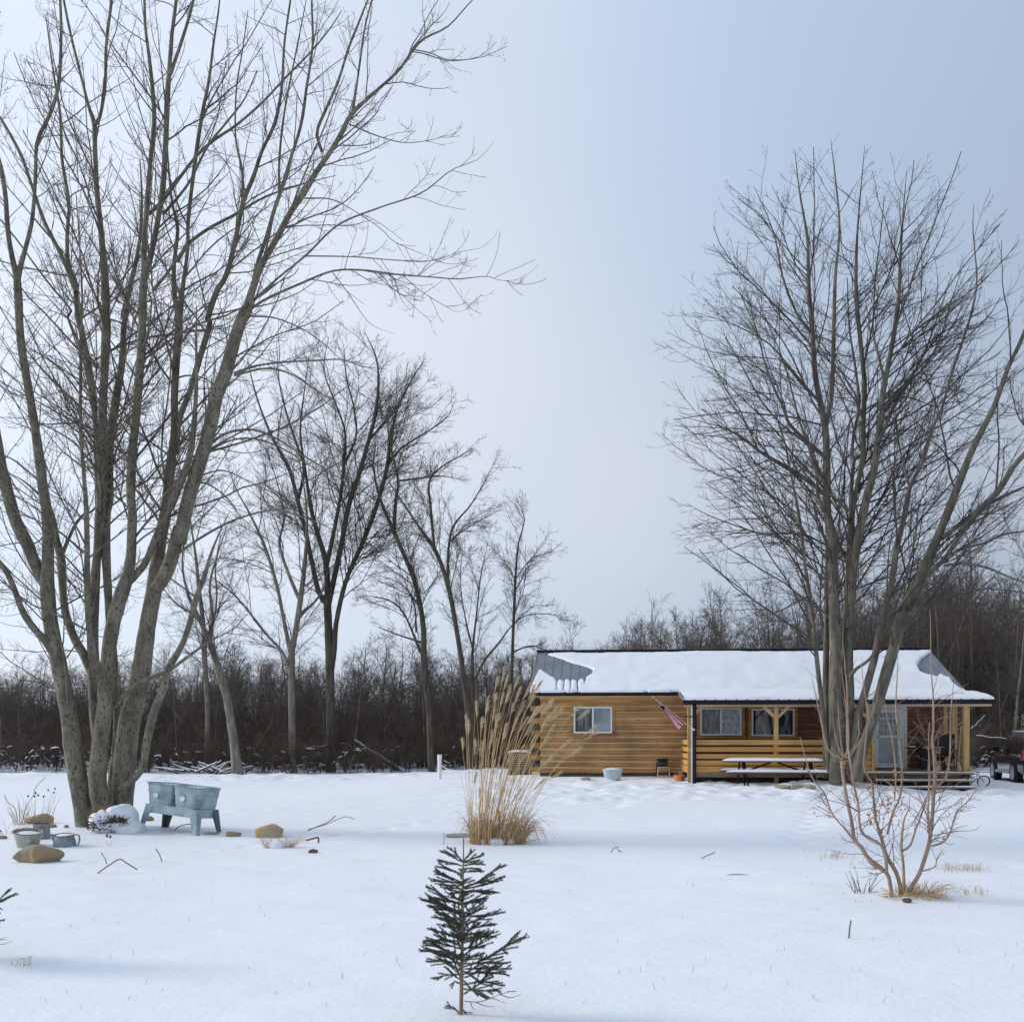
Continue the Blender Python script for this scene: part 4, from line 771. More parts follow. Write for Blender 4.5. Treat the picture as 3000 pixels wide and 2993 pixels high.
def snow_sheet(name, s0,s1, y0,z0,y1,z1, topgap, parent, ns, nt_, thick=.045, edge=.012, useb=True, seed=0):
    s=np.linspace(s0,s1,ns); t=np.linspace(0,1,nt_); Sg,Tg=np.meshgrid(s,t); Yg=y0+(y1-y0)*Tg; Zg=z0+(z1-z0)*Tg
    wx=O.x+Ux*Sg+Vx*Yg; wy=O.y+Uy*Sg+Vy*Yg; px=1500+F*wx/wy; py=HY-F*(Zg-EYE)/wy
    px=px+3*(vnoise(Sg*6,Tg*30,7)-.5); py=py+2*(vnoise(Sg*6,Tg*30,8)-.5)
    inn=np.ones(Sg.shape,bool)
    if useb:
        for b_ in bare: inn&=~inpoly(px,py,b_)
    inn&=(Tg<1-topgap*(1+.5*(vnoise(Sg*1.5,Sg*0,9)-.5))) ; inn&=(Tg>.012*vnoise(Sg*5,Sg*0,10))
    M=inn.astype(float)
    for _ in range(3):
        Pd=np.pad(M,1,mode='edge'); M=(Pd[:-2,1:-1]+Pd[2:,1:-1]+Pd[1:-1,:-2]+Pd[1:-1,2:]+4*Pd[1:-1,1:-1])/8
    H=edge+thick*np.clip((M-.3)/.6,0,1)**.6*(.55+.9*vnoise(Sg*1.2,Tg*4,11))+.02*vnoise(Sg*3.1,Tg*9,13); H=np.where(inn,H,.0)
    Vt=np.stack([Sg.ravel(),Yg.ravel(),(Zg+H).ravel()],1); idx=np.arange(ns*nt_).reshape(nt_,ns)
    cell=inn[:-1,:-1]|inn[1:,:-1]|inn[:-1,1:]|inn[1:,1:]
    q=np.stack([idx[:-1,:-1],idx[:-1,1:],idx[1:,1:],idx[1:,:-1]],-1)[cell]
    o=link(name,npmesh(name,Vt,q),snow_m,parent,smooth=True); return o
snow_sheet('roof_snow',S0+.0,S1-.0,EY-.02,ZE+.004,RYD-.05,ZR-.01,.055,roof,560,120)
snow_sheet('roof_snow',PS0+.02,S1,PY+.03,PZ+.006,EY+.10,ZE+.048,0,roof,460,40,thick=.045,edge=.012,useb=True)
# snow thickness edge at the junction is hidden in the overlap of both sheets

# porch: deck, posts, braces, railing, steps
XL=hs(2024,-2.3); XR=hs(2829,-2.3); XD=hs(2556,-2.3)
dk=MB(); 
for k in range(17): dk.box((XL,-.12-k*.14,FL-.035),(XR+.08,-.12-k*.14+.132,FL))
dk.box((XL,-2.43,FL-.19),(XR+.08,-2.39,FL-.04)); dk.build('porch_deck',deck_m,house)
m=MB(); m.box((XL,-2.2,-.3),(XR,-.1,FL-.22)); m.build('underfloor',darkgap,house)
def post(sx, y, w=.14, top=PZ-.13, low=None, mat=post_m):
    s=hs(sx,y); p=hw(s,y,0); zb_=(g(p.x,p.y)-.08) if low is None else low
    m=MB(); m.box((s-w/2,y-w/2,zb_),(s+w/2,y+w/2,top)); m.build('post',mat,house,bevel=.008); return s
pp=[post(2021,-2.3),post(2274,-2.3,.12),post(2544,-2.3,.13),post(2829,-2.3,.17,low=FL)]
post(2795,-1.2,.15,low=FL,top=2.8); post(2768,-.2,.12,low=FL,top=2.85)
for s,sd in ((pp[1],(-1,1)),(pp[2],(-1,)),(pp[0],(1,))):
    for k in sd:
        m=MB(); m.bar((s+k*.05,-2.3,PZ-.50),(s+k*.38,-2.3,PZ-.17),.05,.09); m.build('brace',soffit_m,house)
yb=-2.42
bands=[(765,800),(815,848),(865,898),(910,945),(951,1000)]
for i,(t_,b_) in enumerate(bands):
    sL=hs(2014,yb); zt2=hz(1850+t_/2.415,sL+1,yb); zb2=hz(1850+b_/2.415,sL+1,yb); dz=zt2-zb2
    m=MB(); m.box((sL,yb,zb2),(XD+.04,yb+.035,zb2+dz)); m.build('railing_board',rail_m,house,bevel=.006)
    m=MB(); m.box((sL+.001,yb+.036,zb2),(sL+.04,-.08,zb2+dz)); m.build('railing_board',rail_m,house)
m=MB(); m.box((hs(2535,yb+.05),yb+.04,FL-.1),(hs(2541,yb+.05),yb+.12,hz(2150,10,yb))); m.box((hs(2552,yb+.05),yb-.035,FL-.1),(hs(2558,yb+.05),yb-.002,hz(2151,10,yb))); m.build('gate_post',post_m,house)
for k,(ty,x0,x1) in enumerate(((2261,2512,2845),(2283,2560,2845),(2303,2590,2848))):
    y0=-2.44-k*.3; s0,s1=hs(x0,y0),hs(x1,y0); zt3=hz(ty,s0+1,y0)
    m=MB(); m.box((s0,y0-.28,zt3-.045),(s1,y0-.002,zt3)); st=m.build('step',deck_m,house,bevel=.005)
    m=MB(); m.box((s0+.05,y0-.02,zt3-.20),(s1-.05,y0-.004,zt3-.047)); m.build('riser',darkgap if k else deck_m,st)
    n=40; xx=np.linspace(s0,s1,n); vs=[];fs=[]
    for j,x in enumerate(xx):
        hh=.012+.018*float(vnoise(x*3,k,12)); vs+=[(x,y0-.272,zt3+.002),(x,y0-.262,zt3+hh),(x,y0-.02,zt3+hh),(x,y0-.01,zt3+.002)]
    for j in range(n-1):
        for e in range(3): fs.append((4*j+e,4*j+4+e,4*j+5+e,4*j+1+e))
    m=MB(); m.add(vs,fs); m.build('step_snow',snow_m,st,smooth=True)
for x in (2575,2695,2838):
    s=hs(x,-2.75); m=MB(); m.box((s-.05,-3.0,-.05),(s+.05,-2.9,hz(2303,s,-3.04)-.045)); m.box((s-.05,-2.72,-.05),(s+.05,-2.62,hz(2283,s,-2.74)-.045)); m.build('step_support',deck_m,house)
# downspout
s=hs(2034.5,-2.50); m=MB(); m.box((s-.045,-2.58,.16),(s+.045,-2.50,PZ-.1)); m.box((s-.30,-2.56,hz(2098,s,-2.5)-.02),(s-.046,-2.53,hz(2098,s,-2.5)+.01)); m.build('downspout',black_metal,house,bevel=.01)
m=MB(); m.box((s-.105,-2.53,.14),(s-.06,-2.50,PZ-.15)); m.build('trim_board',white_vinyl,house)

def on_house(name, label, cat, s, y, z, rz=0, group=None):
    p=hw(s,y,z); return thing(name,label,cat,p,-TH+rz,group)
# flag on its staff
y=-2.6; a=hw(*hp(2031,2136,y)); b=hw(*hp(1915,2043,y-.05)); fl=thing('flag','furled stars and stripes flag on a slanted staff at the porch corner','flag',a)
m=MB(); d=b-a; m.tube([(0,0,0),tuple(d)],.013,8); m.build('staff',material('staff_wood',(.55,.42,.25),.6,(.65,.52,.33),8),fl)
m=MB(); m.lathe([(.005,-.04),(.03,-.02),(.036,.01),(.02,.035),(.004,.045)],12,c=tuple(d*1.01)); m.build('finial',soffit_m,fl,smooth=True)
m=MB(); m.tube([(.04,.02,-.02),tuple(d*.06)],.028,10); m.build('bracket',white_vinyl,fl,smooth=True)
# cloth: hangs folded along the staff, seven stripes visible as folds
red=material('flag_red',(.34,.010,.028),.8,(.42,.02,.04),10); whi=material('flag_white',(.72,.60,.62),.8,(.80,.70,.72),10); blu=material('flag_navy',(.012,.014,.035),.8,(.03,.03,.06),10)
dn_=d.normalized(); per=Vector((-dn_.z,0,dn_.x)); per=per if per.z<0 else -per; Ld=d.length
nu,nv=30,28; vs=[];fs=[];mi=[]
for i in range(nu+1):
    u=.98-.76*i/nu
    for j in range(nv+1):
        v=j/nv; wd=.03+.25*min(1,max(0,(i/nu-.15)/.75))*(1 if True else 0); e=.03*math.sin(i*.9+j)*.3
        p=dn_*(Ld*u)+per*(wd*v+.01)+Vector((0,.05*math.sin(v*17+i*.12)*(.3+v),0))+Vector((0,0,-.02*v*i/nu))
        vs.append(tuple(p))
for i in range(nu):
    for j in range(nv):
        fs.append((i*(nv+1)+j,i*(nv+1)+j+1,(i+1)*(nv+1)+j+1,(i+1)*(nv+1)+j)); st_=int(j/nv*6.0)
        if i<nu*.36: mi.append(2)
        else: mi.append([0,1,0,1,1,0][st_])
m=MB(); 
m.v=vs; m.f=fs; m.m=mi; cl=m.build('cloth',[red,whi,blu],fl,smooth=True)
sm=MB()
rs=random.Random(9)
for k in range(16):
    i=rs.uniform(.04,.33); v=rs.uniform(.1,.9); u=.98-.76*i; wd=.03+.25*max(0,(i-.15)/.75)
    c=dn_*(Ld*u)+per*(wd*v+.01)+Vector((0,-.075,0)); pts_=[]
    for q in range(10):
        r_=.016 if q%2==0 else .007; an=q*math.pi/5; pts_.append((c.x+r_*math.sin(an),c.y,c.z+r_*math.cos(an)))
    sm.add(pts_,[tuple(range(9,-1,-1))])
sm.build('stars',whi,cl)

# picnic table with snow on top and bench
def snowcap(mb, x0,x1,y0,y1,z,h,n=28):
    m_=7; vs=[];fs=[]
    for i in range(n+1):
        u=i/n; x=x0+(x1-x0)*u; e=min(1,min(u,1-u)*n/2.5)**.5
        for j in range(m_):
            a_=math.pi*j/(m_-1); cy=(y0+y1)/2-math.cos(a_)*(y1-y0)/2*(.9+.1*e); zz=z+h*(math.sin(a_)**.45)*(.15+.85*e)*(1+.12*math.sin(x*3.1+j)); vs.append((x,cy,zz))
    for i in range(n):
        for j in range(m_-1): fs.append((i*m_+j,(i+1)*m_+j,(i+1)*m_+j+1,i*m_+j+1))
    fs.append(tuple(range(m_))); fs.append(tuple(n*m_+k for k in range(m_-1,-1,-1)))
    mb.add(vs,fs)
p0=W(2268,2300,28.3); tz=g(p0.x,p0.y)-.02
pt=thing('picnic_table','long picnic table topped with snow in front of the porch railing','table',(p0.x,p0.y,tz),-TH)
LT=2.86; m=MB()
for k in range(5): m.box((-LT/2,-.38+k*.152,.70),(LT/2,-.38+k*.152+.145,.74))
m.build('tabletop',material('dark_red_board',(.10,.035,.03),.7,(.17,.07,.06),6),pt)
m=MB(); snowcap(m,-LT/2+.01,LT/2-.01,-.375,.375,.742,.075); m.build('snow_cap',snow_m,pt,smooth=True)
for sg in (-1,1):
    m=MB(); yc=sg*.72
    m.box((-LT/2-.02,yc-.13,.40),(LT/2+.02,yc-.005,.44)); m.box((-LT/2-.02,yc+.005,.40),(LT/2+.02,yc+.13,.44)); bn=m.build('bench',bpy.data.materials['dark_red_board'],pt)
    m=MB(); snowcap(m,-LT/2-.01,LT/2+.01,yc-.125,yc+.125,.442,.065); m.build('bench_snow',snow_m,bn,smooth=True)
for x in (-LT/2+.5,LT/2-.5):
    m=MB(); m.bar((x,-.75,0),(x,-.30,.70),.05,.05); m.bar((x,.75,0),(x,.30,.70),.05,.05); m.bar((x+.10,-.72,0),(x+.05,-.26,.70),.045,.045); m.bar((x,-.80,.385),(x,.80,.385),.05,.05); m.build('leg_frame',black_metal,pt)
    m=MB(); m.bar((x-math.copysign(.05,x),0,.40),(math.copysign(.10,x),0,.69),.05,.05); m.build('brace',black_metal,pt)

# tub, chair, pot and rocks by the wall
def rock(name, label, p, sx, sy, sz, mat, seed, sink=.25, rz=0, rough=.16, pts=1.0, group=None, sub=4, cat='stone'):
    bm=bmesh.new(); bmesh.ops.create_icosphere(bm,subdivisions=sub,radius=1); rr=random.Random(seed)
    from mathutils import noise as mn
    off=Vector((rr.uniform(0,50),rr.uniform(0,50),rr.uniform(0,50))); cuts=[(Vector((rr.gauss(0,1),rr.gauss(0,1),rr.gauss(0,.8))).normalized(),rr.uniform(.62,.88)) for _ in range(9)]
    for v in bm.verts:
        n=v.co.normalized(); d=1+rough*mn.noise(n*1.3+off)*1.4+rough*.5*mn.noise(n*3+off)+rough*.15*mn.noise(n*8+off)
        q=n*d
        for cn,cd in cuts:
            e_=q.dot(cn)-cd
            if e_>0: q=q-cn*e_*.85
        q.x=math.copysign(abs(q.x)**pts,q.x); v.co=Vector((q.x*sx,q.y*sy,q.z*sz))
    me=bpy.data.meshes.new(name); bm.to_mesh(me); bm.free()
    o=link(name,me,mat,None,smooth=True); o.location=Vector(p)+Vector((0,0,sz*(1-2*sink)*.5+sz*.2)); o.rotation_euler=(0,0,rz); return tag(o,label,cat,group)
p=onground(1798,2286); s_=p.y/F
t=thing('planter_tub','oval pale blue tub full of snow beside the cabin wall','planter',(p.x,p.y+.3,g(p.x,p.y+.3)-.02),-TH)
m=MB(); m.lathe([(.18,.0),(.23,.03),(.26,.16),(.29,.30),(.31,.31),(.31,.335),(.28,.335),(.27,.27),(.02,.26)],32,sx=1.05,sy=.75); m.lathe([(.262,.15),(.272,.155),(.272,.17),(.265,.175)],32,sx=1.05,sy=.75); m.build('tub',tub_blue,t,smooth=True)
m=MB(); m.lathe([(.272,.28),(.26,.335),(.20,.36),(.08,.375),(.01,.378)],24,sx=1.05,sy=.75); m.build('snow_fill',snow_m,t,smooth=True)
# folding patio chair
sx0=1942; s=hs(sx0,-.55); p=hw(s,-.55,0); z=g(p.x,p.y)
t=thing('patio_chair','old pale metal frame chair with dark seat against the cabin wall','chair',(p.x,p.y,z),-TH+.12)
m=MB(); r_=.014
m.tube([(-.2,-.12,0),(-.165,-.12,.34),(.165,-.12,.34),(.2,-.12,0)],r_,8); m.tube([(-.185,-.12,.26),(.185,-.12,.26)],.010,6); m.tube([(-.19,-.12,.07),(.17,-.10,.07)],.010,6); m.build('front_frame',material('cream_metal',(.55,.48,.36),.5,(.66,.60,.48),8),t,smooth=True)
m=MB(); m.tube([(-.17,.28,0),(-.15,.26,.36),(-.13,.32,.58),(.20,.32,.60),(.20,.26,.36),(.22,.28,0)],r_,8); m.tube([(.17,-.12,.34),(.20,.27,.36)],r_,6); m.tube([(-.17,-.12,.34),(-.15,.27,.36)],r_,6); m.build('back_frame',black_metal,t,smooth=True)
m=MB(); m.box((-.16,-.10,.35),(.17,.26,.38)); m.box((-.10,.30,.40),(.19,.325,.59)); m.build('seat',blk,t,bevel=.01)
m=MB(); m.lathe([(.02,0),(.13,.01),(.16,.05),(.12,.09),(.02,.1)],16,c=(-.03,.08,.385),sx=1.3); m.build('draped_cover',material('dark_green_tarp',(.02,.035,.032),.7,(.04,.06,.055),7),t,smooth=True)
s=hs(2043,-1.2)-.55; p=onground(1990,2285); t=thing('flower_pot','small orange flower pot holding dry stems near the downspout','flower pot',(p.x,p.y,p.z-.01),-TH)
m=MB(); m.lathe([(.13,0),(.15,.01),(.165,.13),(.178,.135),(.18,.165),(.165,.17),(.155,.12),(.02,.11)],28); m.build('pot',orange_m,t,smooth=True)
m=MB()
for k,(x,z) in enumerate(((.09,.09),(.055,.05),(.12,.05),(.145,.10),(.08,.02))): y_=-math.sqrt(max(.001,.158**2-x*x))-.012; m.lathe([(.002,-.004),(.016,0),(.016,.02),(.002,.024)],10,c=(x,y_,z))
m.build('black_stickers',black_metal,t)
m=MB(); rr=random.Random(4)
for k in range(11):
    a_=rr.uniform(0,6.28); h_=rr.uniform(.25,.50); m.tube([(.05*math.cos(a_),.05*math.sin(a_),.1),(.10*math.cos(a_),.1*math.sin(a_),h_*.6),(.19*math.cos(a_),.15*math.sin(a_),h_)],.005,4)
m.build('dry_stems',straw_d,t)
rock('flat_stone','flat brown stepping stone in the snow left of the pale blue tub',onground(1713,2282),.19,.13,.05,material('pink_stone',(.35,.25,.22),.9,(.45,.34,.30),6),21,group=None)
rock('stone_slab','left one of three sandstone slabs poking from snow by the picnic bench',onground(2298,2306),.28,.18,.06,rock_s,22)
rock('stone_slab','middle sandstone slab poking from snow by the picnic bench',onground(2332,2308),.22,.16,.08,rock_s,23,rz=.4)
rock('stone_slab','right sandstone slab nearest the porch tree trunk',onground(2368,2308),.24,.16,.08,rock_s,24,rz=-.3)
# pale garden ornament dusted with snow leaning on the porch maple
p=onground(2385,2291); t=thing('garden_ornament','small pale garden gnome dusted with snow beside the maple trunk','ornament',(p.x,p.y,p.z-.03),.3)
orn=material('pale_ornament',(.48,.50,.42),.8,(.62,.62,.52),9,4,col3=(.28,.38,.42),scale3=5,lo3=.52,hi3=.62)
m=MB(); m.lathe([(.12,0),(.20,.03),(.19,.16),(.16,.28),(.12,.38),(.06,.44)],20,sy=.8); m.tube([(-.10,-.05,.34),(-.22,-.10,.26),(-.26,-.14,.22)],[.055,.045,.04],10); m.tube([(.12,-.05,.32),(.20,-.12,.20),(.14,-.2,.14)],[.055,.05,.04],10); m.build('body',orn,t,smooth=True)
m=MB(); m.lathe([(.03,.40),(.09,.43),(.105,.50),(.09,.56),(.02,.60)],16,c=(-.04,-.02,0)); m.build('head',orn,t,smooth=True)
m=MB(); m.lathe([(.115,.52),(.11,.56),(.07,.63),(.01,.68)],16,c=(-.04,-.01,0)); m.build('hat',snow_m,t,smooth=True)
m=MB(); m.tube([(-.14,-.08,.44),(-.04,-.12,.42),(.06,-.08,.44)],.025,8); m.build('scarf',material('dark_scarf',(.04,.06,.09),.8,(.08,.10,.13),9),t,smooth=True)
# grill under a black cover on the porch, with a side shelf
s=hs(2728,-1.0); t=on_house('barbecue_grill','black covered barbecue grill with side shelves on the porch right of the door','grill',s,-1.0,FL)
m=MB(); m.lathe([(.30,.45),(.33,.50),(.34,.72),(.33,.86),(.26,.98),(.12,1.02),(.01,1.03)],28,sx=1.25,sy=.85,p=3.2); m.build('hood',blk,t,smooth=True)
m=MB(); m.box((-.75,-.22,.66),(-.43,.22,.70)); m.box((.43,-.22,.66),(.72,.22,.70)); m.build('side_shelf',blk,t,bevel=.01)
m=MB(); m.box((-.36,-.22,.08),(.36,.22,.46)); m.build('cabinet',blk,t,bevel=.02)
m=MB(); m.tube([(-.36,-.33,.70),(.30,-.33,.70)],.014,8); m.build('handle',material('steel_bar',(.5,.5,.5),.3,(.6,.6,.6),8,metal=.8),t,smooth=True)
for x in (-.30,.30):
    m=MB(); m.tube([(x,-.27,.09),(x,-.23,.09)],.09,16); m.build('wheel',blk,t)
m=MB(); m.box((-.72,-.21,.702),(-.52,.2,.73)); m.build('shelf_snow',snow_m,t,bevel=.012)
s=hs(2800,-1.5); t=on_house('porch_broom','upright broom with pale handle leaning by the right porch post','broom',s,-1.7,FL)
m=MB(); m.tube([(0,0,.02),(.10,.05,1.35)],.014,8); m.build('handle',straw,t,smooth=True)
m=MB(); m.lathe([(.10,0),(.085,.10),(.04,.24),(.02,.30)],16,sy=.4); m.build('bristles',straw_d,t,smooth=True)
t=on_house('porch_armchair','black high-backed porch armchair between grill and corner post','chair',hs(2790,-1.6)-.12,-1.45,FL,rz=-.3)
m=MB(); m.box((-.24,-.22,.38),(.24,.24,.46)); m.build('seat',blk,t,bevel=.03)
m=MB(); m.box((-.24,.20,.46),(.24,.27,1.10)); m.build('backrest',blk,t,bevel=.03)
for x in (-.27,.27):
    m=MB(); m.tube([(x,-.2,0),(x,-.22,.62),(x,.22,.62)],.02,8); m.build('armrest',blk,t,smooth=True)
for x in (-.22,.22):
    m=MB(); m.tube([(x,.24,0),(x,.22,.4)],.02,8); m.build('leg',blk,t)
t=on_house('porch_box','small pale wooden box standing on the porch edge','box',hs(2746,-2.2),-2.2,FL)
m=MB(); m.box((-.07,-.05,0),(.07,.05,.22)); m.build('box_body',soffit_m,t,bevel=.008)
m=MB(); m.add([(-.09,-.07,.222),(.09,-.07,.222),(.09,.07,.222),(-.09,.07,.222),(-.09,0,.31),(.09,0,.31)],[(0,3,2,1),(0,1,5,4),(2,3,4,5),(0,4,3),(1,2,5)]); m.build('lid',siding_m,t)
# bicycle lying against the end of the steps
p=W(2858,2300,28.6); t=thing('bicycle','small dark bicycle slumped against the right end of the porch steps','bicycle',(p.x-.22,p.y+.1,g(p.x,p.y)-.05),.9); t.scale=(.75,.75,.75)
def ring(mb,c,R_,r_,ax,n=28):
    ax=Vector(ax).normalized(); a=ax.orthogonal().normalized(); b=ax.cross(a); pts_=[Vector(c)+(a*math.cos(2*math.pi*k/n)+b*math.sin(2*math.pi*k/n))*R_ for k in range(n+1)]; mb.tube(pts_,r_,7,cap=False)
for c in ((-.02,0,.27),(.30,-.55,.25)):
    m=MB(); ring(m,c,.22,.024,(.85,.45,.28)); wh=m.build('wheel',tyre_m,t,smooth=True)
    m=MB(); ax=Vector((.85,.45,.28)).normalized(); a_=ax.orthogonal().normalized(); b_=ax.cross(a_)
    for k in range(12): m.bar(c,Vector(c)+(a_*math.cos(k*.5236)+b_*math.sin(k*.5236))*.235,.004)
    m.build('spokes',rim_m,wh)
m=MB(); m.tube([(-.02,0,.27),(.02,-.18,.52),(.12,-.38,.52),(.30,-.55,.25)],.016,8); m.tube([(.02,-.18,.52),(.13,-.30,.26),(.12,-.38,.52)],.014,8); m.tube([(.02,-.18,.52),(.0,-.16,.66)],.013,8); m.build('frame',material('navy_paint',(.02,.02,.05),.35,(.04,.03,.08),5),t,smooth=True)
m=MB(); m.tube([(-.20,-.10,.72),(-.08,-.13,.66),(.06,-.18,.66),(.20,-.24,.74)],.013,8); m.build('handlebar',black_metal,t,smooth=True)
m=MB(); m.lathe([(.01,0),(.06,.01),(.05,.04),(.01,.05)],12,c=(.13,-.38,.56),sy=1.6); m.build('saddle',blk,t,smooth=True)

# white pipe, air conditioner, bird house, fallen logs, left of the cabin
p=onground(1288,2281); t=thing('vent_pipe','short white plastic pipe standing upright in snow before the wood','pipe',p)
m=MB(); m.lathe([(.068,-.1),(.068,.76),(.066,.765)],20); m.build('pipe',white_pvc,t,smooth=True); m=MB(); m.lathe([(.076,.68),(.078,.69),(.078,.79),(.05,.805)],20); m.build('cap',white_pvc,t,smooth=True)
p=W(1524,2272,34.3); t=thing('air_conditioner','grey slatted air conditioner with snow on top left of the cabin','air conditioner',(p.x,p.y,g(p.x,p.y)-.03),-.1)
acm=material('grey_tan_casing',(.26,.24,.20),.6,(.36,.33,.28),6)
m=MB(); w_=.36; 
for k in range(9): m.box((-w_,-.36,.10+k*.075),(w_,.36,.10+k*.075+.03))
for x in (-w_-.015,w_-.03,-.02): m.box((x,-.375,0),(x+.045,.375,.80))
m.build('slatted_case',acm,t,bevel=.004)
m=MB(); m.box((-w_+.03,-.34,.06),(w_-.03,.34,.78)); m.build('core',darkgap,t); m=MB(); snowcap(m,-w_-.01,w_+.01,-.37,.37,.80,.07,14); m.build('snow_cap',snow_m,t,smooth=True)
p=W(931,2233,46.); zz=g(p.x,p.y); t=thing('bird_house','small snow-roofed bird feeder on a post in the brush','bird feeder',(p.x,p.y,zz))
m=MB(); m.box((-.04,-.04,-.1),(.04,.04,p.z-zz)); m.build('post',deck_m,t); m=MB(); h_=p.z-zz
m.box((-.20,-.20,h_),(.20,.20,h_+.04)); m.box((-.17,-.15,h_+.04),(-.13,.15,h_+.32)); m.box((.13,-.15,h_+.04),(.17,.15,h_+.32)); m.box((-.13,.11,h_+.04),(.13,.15,h_+.32)); m.build('box_body',deck_m,t)
m=MB(); m.add([(-.26,-.22,h_+.32),(.26,-.22,h_+.32),(.26,.22,h_+.32),(-.26,.22,h_+.32),(0,-.22,h_+.52),(0,.22,h_+.52)],[(0,3,2,1),(0,1,4),(2,3,5),(1,2,5,4),(3,0,4,5)]); m.build('roof',snow_m,t)
def log(label, a, b, r_, snow=True):
    t=thing('fallen_log',label,'log',a); d=b-a; n=9; pts_=[d*(k/n)+Vector((0,0,.02*math.sin(k*1.7))) for k in range(n+1)]; rs_=[r_*(1-.5*k/n) for k in range(n+1)]
    m=MB(); m.tube(pts_,rs_,9); m.build('trunk',bark_d,t,smooth=True)
    if snow:
        m=MB(); m.tube([q+Vector((0,-.01,rs_[k]*.75)) for k,q in enumerate(pts_)],[x*.5 for x in rs_],9); m.build('snow_line',snow_m,t,smooth=True)
log('long snow-covered log slanting down from the brush, longest of all',W(1186,2266,44),W(1040,2170,46.),.13)
log('thinner snowy log slanting just above the longest fallen log',W(1120,2215,47),W(1000,2178,48),.09)
log('snow-topped horizontal log lying in the brush behind the rugged trunk',W(960,2187,46),W(885,2190,46.5),.07)
log('bare pale pole leaning in brush between leaning tree and pale straight trunk',W(718,2262,43),W(800,2218,44.5),.05,False)
log('snowy branch on the ground just behind the white pipe',W(1290,2245,41),W(1352,2270,40),.05)
log('pale snowy branch reaching right behind the cabin toward the car',W(2860,2155,40),W(2995,2168,39),.03)
log('snow-edged branch rising behind the right porch post',W(2845,2135,38),W(2885,2095,40),.022)
# pile of snowy sticks at the foot of the pale trunk
t=thing('stick_pile','heap of snow-covered sticks at the foot of the pale brush trunk','brush pile',onground(600,2266)); rr=random.Random(31); m=MB(); m2=MB()
for k in range(16):
    a_=Vector((rr.uniform(-1,.9),rr.uniform(-.4,.4),rr.uniform(0,.12))); d_=Vector((rr.choice([-1,1])*rr.uniform(.5,1.2),rr.uniform(-.3,.3),rr.uniform(.1,.5))); m.tube([a_,a_+d_],[.05,.03],6); m2.tube([a_+Vector((0,0,.045)),a_+d_+Vector((0,0,.035))],[.04,.022],6)
m.build('sticks',bark_d,t); m2.build('snow',snow_m,t,smooth=True)

# parked car at the right edge (dark maroon, seen along its left side from behind)
wb=Vector((W(2970,2290,34).x,34,0)); wa=Vector((W(2911,2287,36.7).x,36.7,0)); hd=(wa-wb).normalized(); ang=math.atan2(hd.y,hd.x)
t=thing('parked_car','dark maroon estate car with alloy wheels parked beyond the porch steps','car',(wb.x,wb.y,g(wb.x,wb.y)-.02),ang)
# local: x forward, left side at y=0, body extends to y=-1.8
def carloft(mb, secs, mi=0):
    n=len(secs[0]); vs=[p for s_ in secs for p in s_]; fs=[]
    for i in range(len(secs)-1):
        for k in range(n-1): fs.append((i*n+k,(i+1)*n+k,(i+1)*n+k+1,i*n+k+1))
    fs.append(tuple(range(n))); fs.append(tuple((len(secs)-1)*n+k for k in range(n-1,-1,-1))); mb.add(vs,fs,mi)
def sec(x, zt, inset=0.): 
    h=[(0.06+inset,.30),(.0+inset,.42),(-.0+inset,.72),(.02+inset,zt-.12),(.10+inset,zt-.02),(.30+inset,zt)]
    L_=[(x,-y,z) for y,z in h]; return L_+[(x,-1.84+y,z) for y,z in h[::-1]]
m=MB(); carloft(m,[sec(-1.02,.85,.16),sec(-.95,1.0,.06),sec(-.5,1.05),sec(1.0,1.05),sec(2.3,1.04),sec(3.0,1.0,.01),sec(3.5,.92,.08),sec(3.68,.78,.22)]); body=m.build('body',car_paint,t,smooth=True)
def csec(x, zt, i): return [(x,-(.06+.0*i),1.0),(x,-(.10+i*.5),1.0+(zt-1.0)*.55),(x,-(.22+i),zt-.05),(x,-(.36+i),zt),(x,-1.84+.36+i,zt),(x,-1.84+.22+i,zt-.05),(x,-1.84+.10+i*.5,1.0+(zt-1.0)*.55),(x,-1.84+.06,1.0)]
m=MB(); carloft(m,[csec(-.98,1.12,0),csec(-.75,1.66,.02),csec(-.2,1.74,0),csec(1.0,1.75,0),csec(1.6,1.70,0),csec(2.45,1.05,.02)]); m.build('cabin',car_paint,t,smooth=True)
wg=material('car_glass',(.30,.34,.39),.15,(.55,.60,.66),2.5,3)  # bright sky reflection painted into the pane colour
for (x0,x1,x2,x3) in ((-.55,.25,-.45,.22),(.33,1.15,.33,1.08),(1.22,2.05,1.15,1.50)):
    m=MB(); m.add([(x0,-.075,1.06),(x1,-.075,1.06),(x3,-.20,1.62),(x2,-.20,1.62)],[(0,1,2,3)]); m.build('side_window',wg,t)
m=MB(); m.add([(2.40,-.2,1.08),(1.72,-.36,1.67),(1.72,-1.48,1.67),(2.40,-1.64,1.08)],[(0,1,2,3)]); m.build('windscreen',wg,t)
for x in (0,2.77):
    m=MB(); m.tube([(x,.03,.35),(x,-.22,.35)],.36,28); wh=m.build('wheel',tyre_m,t,smooth=True)
    m=MB(); m.lathe([(.05,.0),(.24,.0),(.25,.02),(.05,.025)],24); ro=m.build('rim',rim_m,wh,smooth=True); ro.rotation_euler=(R(-90),0,0); ro.location=(x,.033,.35)
    m=MB(); ring(m,(x,.0,.35),.42,.035,(0,1,0)); m.build('wheel_arch',tyre_m,t,smooth=True)
    m=MB(); m.tube([(x,-1.62,.35),(x,-1.86,.35)],.36,28); m.build('wheel',tyre_m,t,smooth=True)
